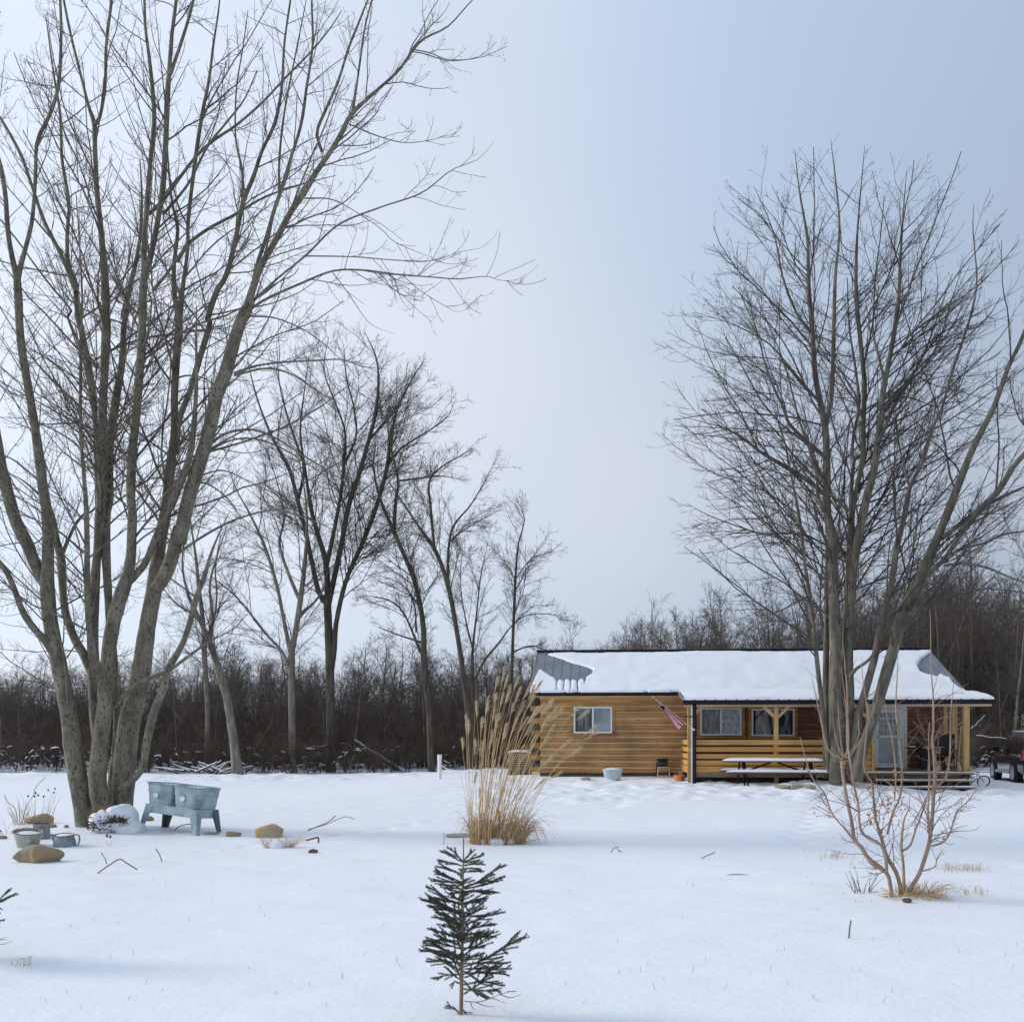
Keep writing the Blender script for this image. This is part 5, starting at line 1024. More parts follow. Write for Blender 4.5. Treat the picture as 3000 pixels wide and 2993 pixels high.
m=MB(); m.box((.45,-.0,.30),(2.3,.07,.36)); m.build('running_board',rim_m,t,bevel=.02); m=MB(); m.box((.46,.0,.362),(2.29,.068,.39)); m.build('board_snow',snow_m,t,bevel=.01)
m=MB(); m.box((1.85,.02,1.06),(2.0,.24,1.24)); m.build('wing_mirror',black_metal,t,bevel=.04)
m=MB(); m.box((-1.06,-.22,.80),(-.86,.012,1.12)); m.build('tail_light',tail_m,t,bevel=.03)
m=MB(); m.tube([(-.5,-.30,1.76),(-.4,-.30,1.80),(1.3,-.30,1.80),(1.45,-.30,1.74)],.018,8); m.build('roof_rail',rim_m,t,smooth=True)
m=MB(); snowcap(m,-.6,1.5,-1.5,-.34,1.755,.03); m.build('roof_snow',snow_m,t,smooth=True)
m=MB(); m.box((-1.10,-1.7,.34),(-.95,-.14,.60)); m.build('bumper',black_metal,t,bevel=.03)

# ------------------------------------------------------------------ garden corner by the great maple
def fan(name, mat, root, n, seed, r0, h, spread, w, curl=.3, K=6, hvar=.4, droop=0., sides=3, lean=(0,0)):
    rng=np.random.default_rng(seed); a=rng.uniform(0,6.283,n); rr=r0*np.sqrt(rng.random(n)); hh=h*rng.uniform(1-hvar,1,n); t=np.linspace(0,1,K)[None,:]
    x=(rr*np.cos(a))[:,None]+(np.cos(a)*spread*rng.uniform(.2,1,n))[:,None]*t**1.5+lean[0]*t+rng.normal(size=(n,1))*.05*h*t*curl
    y=(rr*np.sin(a))[:,None]+(np.sin(a)*spread*rng.uniform(.2,1,n))[:,None]*t**1.5+lean[1]*t+rng.normal(size=(n,1))*.05*h*t*curl
    z=hh[:,None]*(t-droop*t**3*rng.uniform(.3,1,(n,1)))-.02
    P=np.stack([x,y,z],-1); Rr=w/2*(1-.75*t)*np.ones((n,1)); v,q=tubes(P,Rr,sides); return link(name,npmesh(name,v,q),mat,root,smooth=True)
# double washtub on its stand
p=W(527,2436,16.6); tz=g(p.x,p.y); YW=R(-26)
t=thing('washtub_stand','pale blue-grey galvanised double washtub on a splay-legged stand, snow inside','washtub',(p.x,p.y,tz-.02),YW); t.rotation_euler=(R(-3.5),R(3.8),YW)
def square_ring(hx,hy,z,cx=0,cy=0,n=40,pw=5.):
    out=[]
    for k in range(n):
        a=2*math.pi*k/n; c,s=math.cos(a),math.sin(a); e=2/pw; out.append((cx+hx*math.copysign(abs(c)**e,c),cy+hy*math.copysign(abs(s)**e,s),z))
    return out
def loft(mb, rings, mi=0, cap0=True, cap1=False):
    n=len(rings[0]); fs=[]
    for i in range(len(rings)-1):
        for k in range(n): fs.append((i*n+k,i*n+(k+1)%n,(i+1)*n+(k+1)%n,(i+1)*n+k))
    if cap0: fs.append(tuple(range(n-1,-1,-1)))
    if cap1: fs.append(tuple((len(rings)-1)*n+k for k in range(n)))
    mb.add([v for r_ in rings for v in r_],fs,mi)
for cx,tl in ((-.295,0),(.295,0)):
    m=MB(); prof=[(a_*1.1,z_) for a_,z_ in [(.225,.43),(.232,.46),(.238,.50),(.244,.503),(.244,.515),(.240,.52),(.252,.66),(.262,.663),(.262,.680),(.256,.684),(.266,.775),(.276,.785),(.278,.80),(.270,.808),(.262,.80),(.250,.70),(.235,.60)]]
    loft(m,[square_ring(a,a*1.02,z,cx) for a,z in prof],0,True,True); tb=m.build('tub',galv,t,smooth=True)
    m=MB(); loft(m,[square_ring(.254,.258,.73,cx),square_ring(.20,.2,.77,cx),square_ring(.12,.12,.80,cx),square_ring(.02,.02,.805,cx)],0,True,True); m.build('snow_fill',snow_m,tb,smooth=True)
    m=MB(); pts_=[]; rr=random.Random(int(cx*100)); 
    pts_=[(cx-.03+.062*rr.uniform(.65,1.05)*math.cos(a_*.449),-.296,.600+.055*rr.uniform(.65,1.05)*math.sin(a_*.449)) for a_ in range(14)]
    m.add(pts_+[(x,y+.012,z) for x,y,z in pts_],[tuple(range(14))]+[(k,(k+1)%14,14+(k+1)%14,14+k) for k in range(14)]); m.build('worn_label',material('worn_white_paint',(.52,.55,.54),.7,(.72,.73,.71),12),tb)
    m=MB()
    for k in range(7): m.box((cx-.24+k*.08,-.305,.803),(cx-.234+k*.08,-.299,.803+rr.uniform(.012,.03)))
    m.build('rim_clips',galv_in,tb)
m=MB(); LX,LYy=.56,.26
m.box((-LX,-LYy,.30),(LX,-LYy+.012,.445)); m.box((-LX,LYy-.012,.30),(LX,LYy,.445)); m.box((-LX,-LYy+.012,.30),(-LX+.012,LYy-.012,.445)); m.box((LX-.012,-LYy+.012,.30),(LX,LYy-.012,.445)); m.box((-LX-.008,-LYy-.008,.425),(LX+.008,-LYy-.001,.446)); m.build('frame_rail',galv,t,bevel=.004)
for sx_,sy_ in ((-1,-1),(1,-1),(-1,1),(1,1)):
    m=MB(); x,y=sx_*LX,sy_*LYy; x2,y2=sx_*(LX+.09),sy_*(LYy+.04); w0,w1=.17,.075
    m.add([(x,y,.44),(x-sx_*w0,y,.44),(x2-sx_*w1,y2,-.02),(x2,y2,-.02),(x,y-sy_*w0*.8,.44),(x2,y2-sy_*w1,-.02)],[(0,1,2,3),(0,3,5,4)])
    vs=list(m.v); o_=len(vs); d_=Vector((-sx_*.006,-sy_*.006,0)); m.add([tuple(Vector(v)+d_) for v in vs[:6]],[(3,2,1,0),(4,5,3,0)])
    m.build('leg',galv_in if sy_>0 else galv,t)
# pails, jug
def pail(label, sx, sy, r0, r1, h, mat, seed, rz=0, handle=True, ribs=False, tilt=(0,0)):
    p=onground(sx,sy); t=thing('zinc_pail',label,'pail',(p.x,p.y,p.z-.035),rz); t.rotation_euler=(tilt[0],tilt[1],rz)
    m=MB()
    if ribs:
        rings=[]; 
        for z,r_ in ((0,r0),(.02,r0*1.02),(h*.97,r1),(h,r1*1.03)): rings.append([((r_*(1+.035*math.cos(k*math.pi)))*math.cos(2*math.pi*k/40),(r_*(1+.035*math.cos(k*math.pi)))*math.sin(2*math.pi*k/40),z) for k in range(40)])
        loft(m,rings)
        m.lathe([(r1*.97,h*.99),(r1*.94,h*.86),(.01,h*.85)],40)
    else: m.lathe([(r0,0),(r0*1.01,.01),(r1,h),(r1*1.035,h+.004),(r1*1.035,h+.016),(r1*.99,h+.016),(r1*.97,h),(r1*.93,h*.8),(.01,h*.79)],36)
    m.build('pail_body',mat,t,smooth=True)
    m=MB(); ring(m,(0,0,h+.012),r1*1.02,.007,(0,0,1),36); m.build('rim',rust_m,t,smooth=True)
    m=MB(); m.lathe([(r1*.95,h*.86),(r1*.8,h*.93),(r1*.4,h*1.0),(.005,h*1.02)],28); m.build('snow_fill',snow_m,t,smooth=True)
    if handle:
        m=MB(); n=20; m.tube([(-r1*1.04*math.cos(math.pi*k/n),-.3*r1*math.sin(math.pi*k/n)-.0,h*.97+.30*r1*math.sin(math.pi*k/n)) for k in range(n+1)],.006,6); m.build('handle',rust_m,t,smooth=True)
    return t
pail('large worn zinc pail of snow with a rusty handle behind the big front rock',81,2478,.135,.205,.245,pail_m,1,rz=.5,tilt=(R(9),R(2)))
pail('smaller ribbed blue-grey pail half hidden behind the large zinc pail',122,2456,.115,.12,.26,jug_m,2,handle=False,ribs=True)
p=onground(190,2477); t=thing('zinc_jug','low blue-grey zinc pitcher with spout and loop handle, filled with snow','jug',(p.x,p.y,p.z-.02)); t.rotation_euler=(R(6),0,0)
m=MB(); m.lathe([(.155,0),(.162,.02),(.158,.06),(.140,.14),(.128,.17),(.135,.185),(.130,.19),(.118,.17),(.01,.165)],32); m.build('jug_body',jug_m,t,smooth=True)
m=MB(); m.add([(-.11,-.05,.185),(-.11,.05,.185),(-.225,0,.205),(-.14,0,.02),(-.135,-.05,.10),(-.135,.05,.10)],[(0,2,4),(2,3,4),(1,5,2),(2,5,3),(0,1,2)]); m.build('spout',jug_m,t)
m=MB(); m.tube([(.125,0,.165),(.17,0,.195),(.215,0,.18),(.225,0,.12),(.205,0,.05),(.19,0,.02)],[.009,.011,.012,.012,.011,.008],8); m.build('handle',jug_m,t,smooth=True)
m=MB(); ring(m,(0,0,.188),.132,.006,(0,0,1),30); m.build('rim',rust_m,t,smooth=True)
m=MB(); m.lathe([(.124,.172),(.10,.186),(.04,.192),(.004,.193)],24); m.build('snow_fill',snow_m,t,smooth=True)
# rocks
def rk(label,sx,sy,wpx,hpx,mat,seed,dpth=.6,sink=.25,rz=0,rough=.16,pts=1.,name='rock'):
    p=onground(sx,sy); k=p.y/F; p=Vector((p.x,p.y+wpx*k*dpth*.3,p.z)); return rock(name,label,p,wpx*k/2,wpx*k/2*dpth,hpx*k*.62,mat,seed,sink,rz,rough,pts)
rk('large pointed tan rock in the foreground snow below the zinc pail',97,2527,150,60,rock_g,41,.6,.30,rough=.12,pts=1.5)
rk('rounded ochre yellow rock right of the washtub with dry grass in front',783,2453,112,44,rock_y,42,.65,.28,rough=.10)
rk('low flat tan rock between the washtub and the ochre rock',680,2450,46,17,rock_g,43,.7,.2)
rk('thin brown slab lying at the right foot of the washtub',617,2444,48,11,rock_s,44,.7,.3)
rk('squarish pale stone behind the snowy bush at left of the washtub',391,2428,28,40,rock_s,45,.8,.2)
rk('small brown stone in snow behind the left washtub leg',436,2404,32,14,rock_g,46,.8,.2)
rk('dark small chunk of bark on snow at the right of the garden corner',917,2498,28,12,material('dark_red_bark',(.13,.06,.045),.9,(.22,.11,.08),9),47,.6,.15,rz=.5,rough=.25,name='bark_chunk')
rk('low ochre stone among dead stalks behind the ribbed pail',110,2412,86,34,rock_y,48,.6,.25)
rk('dark stone at the left picture edge beside the pail',5,2457,26,12,rock_g,49,.8,.2)
rk('small dark-ended curved stone right of the stalk clump',150,2424,26,14,rock_g,50,.8,.3)
rk('small dark stone in snow at the left foot of the great maple',193,2424,16,9,rock_g,51,.8,.2)
p=onground(1352,2449); t=thing('bird_bath_lid','flat grey disc lying in snow left of the tall golden grass','disc',(p.x,p.y,p.z-.005),.2)
m=MB(); m.lathe([(.05,-.03),(.24,.0),(.27,.03),(.26,.04),(.22,.02),(.01,.01)],32,sy=.6); m.build('disc',pail_m,t,smooth=True); 
# snow-capped low shrub at the foot of the maple
p=onground(336,2436); p=Vector((p.x,p.y,g(p.x,p.y))); t=thing('snowy_bush','low brown bush nearly buried under a dome of snow beside the maple trunk','shrub',p)
def dome(name, parent, c, sx, sy, sz, seed, amp=.16):
    bm=bmesh.new(); bmesh.ops.create_icosphere(bm,subdivisions=4,radius=1)
    from mathutils import noise as mn
    for v in bm.verts:
        n=v.co.copy(); d=1+amp*mn.noise(n*1.6+Vector((seed,0,0)))+amp*.4*mn.noise(n*4+Vector((seed,0,0))); v.co=Vector((c[0]+n.x*sx*d,c[1]+n.y*sy*d,c[2]+n.z*sz*d))
    me=bpy.data.meshes.new(name); bm.to_mesh(me); bm.free(); return link(name,me,snow_m,parent,smooth=True)
dome('snow_cap',t,(.06,.10,.20),.30,.30,.25,3.); dome('snow_cap',t,(-.17,-.08,.16),.22,.2,.20,7.); dome('snow_cap',t,(.24,.05,.05),.24,.28,.15,9.)
brushy=material('dark_dead_foliage',(.055,.035,.030),.9,(.14,.085,.06),14)
def tangle(name, mat, root, c, rad, n, seed, w=.008, L_=.12):
    rng=np.random.default_rng(seed); d=rng.normal(size=(n,3)); d/=np.linalg.norm(d,axis=1,keepdims=True); d[:,2]=np.abs(d[:,2])*.8; s=np.array(c)+d*np.array(rad)*rng.uniform(.5,1,(n,1)); e=rng.normal(size=(n,3)); e/=np.linalg.norm(e,axis=1,keepdims=True); e=e*.7+d*.6
    P=np.stack([s,s+e*L_*.5+rng.normal(size=(n,3))*.01,s+e*L_+rng.normal(size=(n,3))*.02],1); v,q=tubes(P,np.full((n,3),w/2)*np.array([1,1.2,.6]),4); return link(name,npmesh(name,v,q),mat,root)
tangle('dead_foliage',brushy,t,(-.20,-.14,.08),(.17,.13,.18),420,4,.012,.10)
tangle('dead_foliage',material('tan_dead_leaves',(.22,.12,.06),.9,(.36,.22,.12),12),t,(-.22,.04,.16),(.2,.2,.26),420,5,.010,.12)
tangle('dead_foliage',brushy,t,(.08,-.24,.16),(.22,.04,.12),120,6,.012,.07)
# dead flower stalks
def stalks(label, sx, sy, n, h, seed, spread=.35, mat=stick_m, heads=True, r0=.2, w=.009):
    p=onground(sx,sy); t=thing('dead_stalks',label,'dead plant',p); fan('stems',mat,t,n,seed,r0,h,spread,w,hvar=.6,K=5,curl=1.2)
    if heads:
        rng=random.Random(seed); m=MB()
        for k in range(max(3,n//4)):
            a=rng.uniform(0,6.28); r_=r0*rng.random()+spread*.4*rng.random(); z=h*rng.uniform(.7,1.); m.lathe([(.002,0),(.016,.01),(.02,.03),(.004,.045)],8,c=(r_*math.cos(a),r_*math.sin(a),z))
        m.build('seed_heads',brushy,t)
    return t
stalks('thin upright dead flower stalks with small seed heads behind the pails',112,2412,20,.62,61,.22,r0=.22,w=.010)
stalks('tuft of orange-brown dead stalks at the left end of the stalk clump',58,2414,26,.55,62,.22,mat=straw_d,r0=.10,heads=False,w=.012)
stalks('two tall thin seed-headed stalks left of the great maple',148,2392,5,.62,63,.10,r0=.08,w=.006)
stalks('sparse leafless wiry plant at the left picture edge by the pails',18,2440,26,.30,64,.5,mat=shrub_twig,r0=.3,heads=False,w=.007)
stalks('small wispy dead flower in the snow below the snowy bush',320,2476,6,.14,65,.12,r0=.03,w=.004)
t_=onground(785,2482); t=thing('dry_grass_tuft','spiky dry grass tuft in front of the ochre rock','grass tuft',t_); fan('blades',straw_d,t,46,66,.05,.30,.16,.006,hvar=.6,lean=(-.02,0)); dome('snow_cap',t,(.13,.02,.03),.13,.10,.09,4.)
t_=onground(842,2482); t=thing('dry_grass_tuft','larger splayed dry grass tuft just right of the ochre rock','grass tuft',t_); fan('blades',straw_d,t,60,67,.07,.34,.34,.006,hvar=.6,droop=.4,lean=(.08,0)); dome('snow_cap',t,(-.10,.06,.03),.14,.10,.08,5.)
# bent iron hook, looped cable and drooping branch
def wire(name, label, cat, pts_px, r_, mat, lift=0., Y=None):
    base=onground(*pts_px[0][:2]); t=thing(name,label,cat,base); L_=[]
    for q in pts_px:
        w_=W(q[0],q[1],base.y if len(q)<3 else q[2]); L_.append(tuple(w_-base))
    c=catmull([(a,b,c_,0) for a,b,c_ in L_],max(8,len(L_)*5))[:,:3]; m=MB(); m.tube([tuple(x) for x in c],r_,6); m.build({'stake':'rod','branch':'stem','cable':'cable','twig':'stem'}[cat],mat,t,smooth=True); return t,base
wire('iron_stake','bent dark iron stake hooked out of snow right of the grass tufts','stake',[(933,2468),(932,2453),(915,2456),(897,2461)],.014,rust_m)
wire('garden_cable','thin looping cable arching from the snow under the washtub','cable',[(510,2432),(525,2420),(545,2414),(562,2414),(567,2425),(563,2446)],.008,black_metal)
wire('arching_twig','long thin wavy dead stem arching up behind the stalk clump','branch',[(66,2412),(75,2368),(88,2345),(98,2328),(102,2312),(112,2296),(125,2284),(134,2276)],.006,stick_m)
wire('arching_twig','thin curved dead stem bending left over the dead stalks','branch',[(52,2400),(44,2368),(30,2355),(20,2345),(14,2328)],.007,stick_m)
for k,(lab,L_,r_) in enumerate([
 ('forked twig lying like a tent on the snow below the jug',[(286,2557),(320,2533),(351,2516),(372,2528),(402,2546)],.008),
 ('short curved twig standing in snow left of the forked twig',[(312,2530),(309,2515),(303,2507),(297,2496)],.006),
 ('lone bent twig stuck upright in snow below the washtub',[(474,2523),(471,2512),(466,2500),(456,2485)],.007),
 ('long thin branch lying on snow right of the ochre rock',[(901,2432),(930,2420),(960,2408),(984,2388)],.009),
 ('thin straight stick on snow beneath the washtub right side',[(640,2396),(660,2404),(688,2414)],.008),
 ('short stick on the snow above the low flat rock',[(655,2425),(680,2432),(708,2438)],.008),
 ('small bent twig standing in the open snow at centre right',[(1790,2496),(1798,2484),(1808,2480),(1812,2490),(1822,2495)],.006),
 ('straight twig lying on snow right of the bent twig',[(2055,2514),(2070,2506),(2090,2498),(2095,2494)],.007),
 ('long thin dark twig flat on snow in the middle right foreground',[(2130,2562),(2160,2560),(2200,2563),(2230,2566)],.005),
 ('single short upright twig in the snow at the lower right',[(2487,2747),(2489,2720),(2493,2695)],.0065),
 ('wispy fallen twig on the snow left of centre',[(903,2428),(950,2416),(1010,2392),(1040,2400)],.006),
 ('short sprig sticking up in snow left of the flat grey disc',[(1300,2472),(1301,2455),(1299,2440)],.005)]):
    wire('fallen_twig',lab,'twig',L_,r_,stick_m)
# stubble of grass poking through the snow
rng=np.random.default_rng(77); n=170; sx=rng.uniform(0,3000,n); sy=2400+rng.random(n)**1.2*560; P=[]
for a,b in zip(sx,sy):
    if 1250<a<1650 and b>2440: continue
    p=onground(a,b); h=rng.uniform(.015,.05)*(1.2 if b<2700 else .9); d=rng.normal(size=2)*h*.5; P.append([[p.x,p.y,p.z-.01],[p.x+d[0]*.4,p.y+d[1]*.4,p.z+h*.6],[p.x+d[0],p.y+d[1],p.z+h]])
for (cx_,cy_,nn) in ((2440,2512,50),(2790,2548,60),(2850,2548,60),(2840,2618,40),(60,2830,14),(1560,2440,20)):
    for k in range(nn):
        p=onground(cx_+rng.normal()*26,cy_+rng.normal()*5); h=rng.uniform(.03,.10); d=rng.normal(size=2)*h*.7; P.append([[p.x,p.y,p.z-.01],[p.x+d[0]*.3,p.y+d[1]*.3,p.z+h*.7],[p.x+d[0],p.y+d[1],p.z+h*.8]])
P=np.array(P); v,q=tubes(P,np.full((len(P),3),.0022)*np.array([1,.8,.4]),3); o=link('grass_stubble',npmesh('grass_stubble',v,q),straw_d); tag(o,'sparse dry grass tips poking through the snow','grass',kind='stuff')

# ------------------------------------------------------------------ tall ornamental grass
base=onground(1458,2470); Yg=base.y; kg=Yg/F
t=thing('ornamental_grass','tall golden plume grass clump leaning right in the middle of the lawn','ornamental grass',base)
rng=np.random.default_rng(42); n=92; Ps=[];Rs=[];plP=[];plR=[]
tips=[(1475,1950),(1483,1968),(1515,1972),(1455,1985),(1520,2003),(1580,1978),(1560,2000),(1430,2045),(1394,2058),(1610,2030),(1618,2032),(1640,2052),(1690,2048),(1720,2052),(1740,2215-115),(1600,2085),(1620,2110),(1500,2060),(1365,2100),(1352,2165),(1370,2115),(1390,2170),(1415,2110),(1530,2050),(1540,2090),(1570,2060),(1662,2148),(1690,2172),(1640,2250),(1560,2020),(1490,2010),(1470,2030),(1760,2110),(1550,1990),(1590,2040),(1510,2100),(1600,2150),(1480,2120),(1440,2140),(1530,2180),(1460,2090),(1620,2060),(1605,2215)]
for i in range(n):
    if i<len(tips): tx,ty=tips[i]; plume=True
    else: tx,ty=rng.choice([1400,1450,1490,1530,1570,1600])+rng.normal()*28,rng.uniform(1990,2330); plume=rng.random()<.25
    fx=(tx-1350)/400; bx=np.clip(1385+fx*120+rng.normal()*14,1378,1535); by0=rng.normal()*.16
    x0=(bx-1458)*kg; x1=(tx-1458)*kg; z1=(HY-ty)*kg+EYE-base.z; dy=rng.normal()*.30; K=12; tt=np.linspace(0,1,K)
    bend=.25 if x1-x0>0 else -.05
    x=x0+(x1-x0)*(tt*.62+.38*tt**2.6); z=-.03+(z1+.03)*(tt-.06*abs(x1-x0)*tt**4); y=by0+dy*tt**1.3
    P=np.stack([x,y,z],1); Ps.append(P); Rs.append(.0052-.0032*tt)
    if plume:
        Lp=rng.uniform(.22,.36); m_=int(rng.integers(34,50)); T=P[-1]-P[-3]; T/=np.linalg.norm(T); sd_=np.array([T[2],0,-T[0]])*(1 if x1>x0 else 1)
        for k in range(m_):
            u=rng.random(); s=P[-1]-T*(Lp*.8)*(1-u); l=.05+.09*(1-abs(u-.35)); d=T*1.0+rng.normal(size=3)*.10+np.array([.13,0,-.01]); d/=np.linalg.norm(d)
            plP.append([s,s+d*l*.5+rng.normal(size=3)*.004,s+d*l+np.array([.02,0,-.015])]); plR.append([.0018,.0028,.0009])
v,q=tubes(np.array(Ps),np.array(Rs),5); link('stalks',npmesh('stalks',v,q),straw,t,smooth=True)
v,q=tubes(np.array(plP),np.array(plR),3); link('plumes',npmesh('plumes',v,q),plume_m,t)
# curling basal leaves
n=620; a=rng.uniform(0,6.283,n); r0=.42*np.sqrt(rng.random(n)); K=8; tt=np.linspace(0,1,K)[None,:]; L_=rng.uniform(.25,1.15,n)[:,None]; out=rng.uniform(.03,.46,n)[:,None]; lean=rng.normal(size=(n,1))*.10+.08
dr_=rng.uniform(.25,1.25,n)[:,None]
x=(r0*np.cos(a))[:,None]+np.cos(a)[:,None]*out*tt**1.4*L_+lean*tt; y=(.5*r0*np.sin(a))[:,None]+np.sin(a)[:,None]*out*.8*tt**1.4*L_; z=L_*(1.1*tt-dr_*tt**3)*.8
z=np.maximum(z,-.02)
wv=.02*np.sin(tt*rng.uniform(3,9,(n,1))+rng.uniform(0,6,(n,1))); P=np.stack([x+wv,y+wv,z],-1)
v,q=tubes(P,(.0042*(1-.7*tt))*np.ones((n,1)),4); link('leaf_blades',npmesh('leaf_blades',v,q),straw_d,t,smooth=True)
n=480; a=rng.uniform(0,6.283,n); r0=.38*np.sqrt(rng.random(n)); P=[]
for k in range(n):
    s=np.array([r0[k]*math.cos(a[k]),.5*r0[k]*math.sin(a[k]),rng.uniform(0,.16)]); e=rng.normal(size=3)*.10; e[2]=abs(e[2])*.7; P.append([s,s+e*.5+rng.normal(size=3)*.01,s+e])
v,q=tubes(np.array(P),np.full((n,3),.0045),4); link('thatch',npmesh('thatch',v,q),material('grey_tan_thatch',(.32,.23,.16),.9,(.50,.40,.31),9),t)
for k,(x,y,s) in enumerate(((-.05,-.16,.09),(.03,-.20,.07),(-.20,-.12,.06),(.2,-.14,.06),(-.3,-.05,.06))): dome('snow_lump',t,(x,y,.04),s,s*.8,s*.8,20.+k)

# ------------------------------------------------------------------ young spruces
def spruce(label, base, branches, X0, Y0, k, trunk_px, seed, mirror=False, rz=0.):
    """branches in crop pixels relative to the trunk foot (X0,Y0); k metres per crop pixel"""
    rng=np.random.default_rng(seed); t=thing('young_spruce',label,'spruce sapling',base,rz)
    sg=-1 if mirror else 1
    P=np.array([[sg*(x-X0)*k,0.004*math.sin(y*.02),(Y0-y)*k-(.03 if i==0 else 0)] for i,(x,y,w) in enumerate(trunk_px)]); Rr=np.array([w*k/2 for _,_,w in trunk_px]); c=catmull(np.c_[P,Rr],16); v,q=tubes(c[None,:,:3],c[None,:,3],10); link('trunk',npmesh('trunk',v,q),spruce_bark,t,smooth=True)
    main=[];bare_=[]
    for pts,kind in branches:
        P=np.array([[sg*(x-X0)*k,0,(Y0-y)*k] for x,y in pts]); Ln=np.linalg.norm(P[-1]-P[0]); dy=rng.uniform(-.45,.45)*Ln; K=9; c=catmull(np.c_[P,np.zeros(len(P))],K)[:,:3]; c[:,1]+=dy*np.linspace(0,1,K)**.9; (bare_ if kind=='b' else main).append(c)
    # branches pointing at and away from the camera fill the crown
    H=(Y0-trunk_px[-1][1])*k
    for i in range(22):
        z=rng.uniform(.16,.82)*H; az=rng.choice([-1,1])*math.pi/2+rng.normal()*.45; Ln=(1-z/H)*.36*rng.uniform(.5,1.0)+.06; K=9; tt=np.linspace(0,1,K)
        c=np.stack([np.cos(az)*Ln*tt,np.sin(az)*Ln*tt,z+Ln*(.30*tt+.12*tt**2)],1); main.append(c)
    tw=[]
    for c in main:
        Ln=np.linalg.norm(c[-1]-c[0]); tw.append((c,.0042,.0016)); nn=int(Ln/.037)
        T=(c[-1]-c[0])/Ln; S=np.cross(T,[0,0,1.]); S/=np.linalg.norm(S)+1e-6
        if abs(T[2])>.85: continue
        for j in range(nn):
            u=.18+.74*(j+.5)/max(nn,1); i=int(u*8); s=c[i]*(1-(u*8-i))+c[min(i+1,8)]*(u*8-i); sd_=1 if j%2 else -1; d=T*.75+S*sd_*rng.uniform(.35,.8)+np.array([0,0,rng.uniform(-.15,.22)]); d/=np.linalg.norm(d); l=min(.13,Ln*(1-u)*rng.uniform(.35,.75)+.03)
            tt=np.linspace(0,1,9)[:,None]; tw.append((s+d*l*tt+np.array([0,0,.03])*l*tt**2,.0022,.0012))
    P=np.array([x[0] for x in tw]); Rr=np.array([np.linspace(x[1],x[2],9) for x in tw]); v,q=tubes(P,Rr,5); link('branches',npmesh('branches',v,q),spruce_bark,t,smooth=True)
    if bare_:
        ls=[];
        for c in bare_: ls.append(c)
        P=np.array(ls); v,q=tubes(P,np.linspace(.0032,.0012,9)[None,:]*np.ones((len(ls),1)),5); link('bare_twigs',npmesh('bare_twigs',v,q),spruce_bark,t,smooth=True)
    # needles
    NP=[]
    for c,_,_ in tw:
        seg=np.linalg.norm(np.diff(c,axis=0),axis=1); Ln=seg.sum(); n=int(Ln*1500); 
        if n<3: continue
        u=rng.random(n)*8*.995; i=u.astype(int); f=(u-i)[:,None]; s=c[i]*(1-f)+c[i+1]*f; T=c[i+1]-c[i]; T/=np.linalg.norm(T,axis=1,keepdims=True)+1e-9
        rn=rng.normal(size=(n,3))+np.array([0,0,.35]); A=rn-T*(rn*T).sum(1,keepdims=True); A/=np.linalg.norm(A,axis=1,keepdims=True)+1e-9; d=T*.75+A*.85; d/=np.linalg.norm(d,axis=1,keepdims=True); l=rng.uniform(.008,.013,(n,1)); NP.append(np.stack([s,s+d*l],1))
    NP=np.concatenate(NP); v,q=tubes(NP,np.tile([.0009,.0005],(len(NP),1)),3); link('needles',npmesh('needles',v,q),needle_m,t)
    return t
br=[]
def B(*pts, k='n'): br.append((pts,k))
for p_ in ['505,405 300,298','505,400 385,280','508,402 595,295','510,405 705,348','510,412 660,390','500,440 390,410 275,400','510,440 600,425 695,428','510,470 590,462 670,475','505,500 600,492 690,495','500,520 380,470 280,435','490,620 370,560 245,485','495,600 360,540 235,520','490,610 330,585 205,578','490,630 380,632 275,628','490,660 420,650 340,655','500,690 440,680 370,665','520,640 650,590 780,490 910,412','520,660 700,620 820,570 910,535','520,650 680,585 840,578','520,680 680,675 835,688','520,690 650,690 765,722','510,800 620,760 730,740','510,810 620,780 735,772','520,790 600,790 675,808','500,700 445,700 385,712','500,805 400,785 250,690 145,652','500,800 380,770 250,750','495,890 300,810 115,750','495,880 320,800 180,705','490,900 320,840 145,790','490,905 340,860 175,830','520,915 620,912 715,912','520,1000 640,960 760,915 885,890','510,1060 650,1030 815,1015','500,960 380,930 260,890','490,990 350,960 225,950','520,1090 640,1080 745,1075','520,1140 660,1110 820,1115','490,1120 340,1080 185,1040','480,1160 310,1130 145,1125','500,1225 610,1220 715,1210','470,1200 340,1150 225,1080','490,1310 300,1230 120,1180','480,1320 290,1250 100,1235','480,1330 330,1310 170,1260','515,1400 640,1360 780,1300 930,1190 1140,1112','920,1195 975,1130 1045,1075','870,1230 930,1275','520,1370 720,1350 930,1340','500,1370 330,1360 165,1375','520,1420 740,1430 970,1437','520,1460 720,1470 925,1495','500,1470 360,1470 230,1497','515,1660 640,1590 730,1500 820,1400','510,1570 700,1530 900,1555','510,1610 700,1610 820,1590 870,1625','515,1530 600,1640 735,1720','480,1850 420,1800 345,1785','500,1800 540,1860 590,1927','470,1400 440,1290 420,1100 425,870 430,780','520,1340 600,1300 700,1290','520,1500 590,1470 690,1400','490,1440 400,1400 280,1330','500,1250 600,1190 640,1070','490,1060 380,1010 290,1020','480,1560 430,1540 400,1600','520,870 440,870 560,895','490,1000 420,960 250,880','500,1480 640,1400 690,1310','490,1230 330,1200 210,1180','495,1400 380,1300 250,1290','500,1530 420,1480 350,1400','515,1440 620,1520 640,1540']:
    B(*[tuple(float(q) for q in a.split(',')) for a in p_.split()])
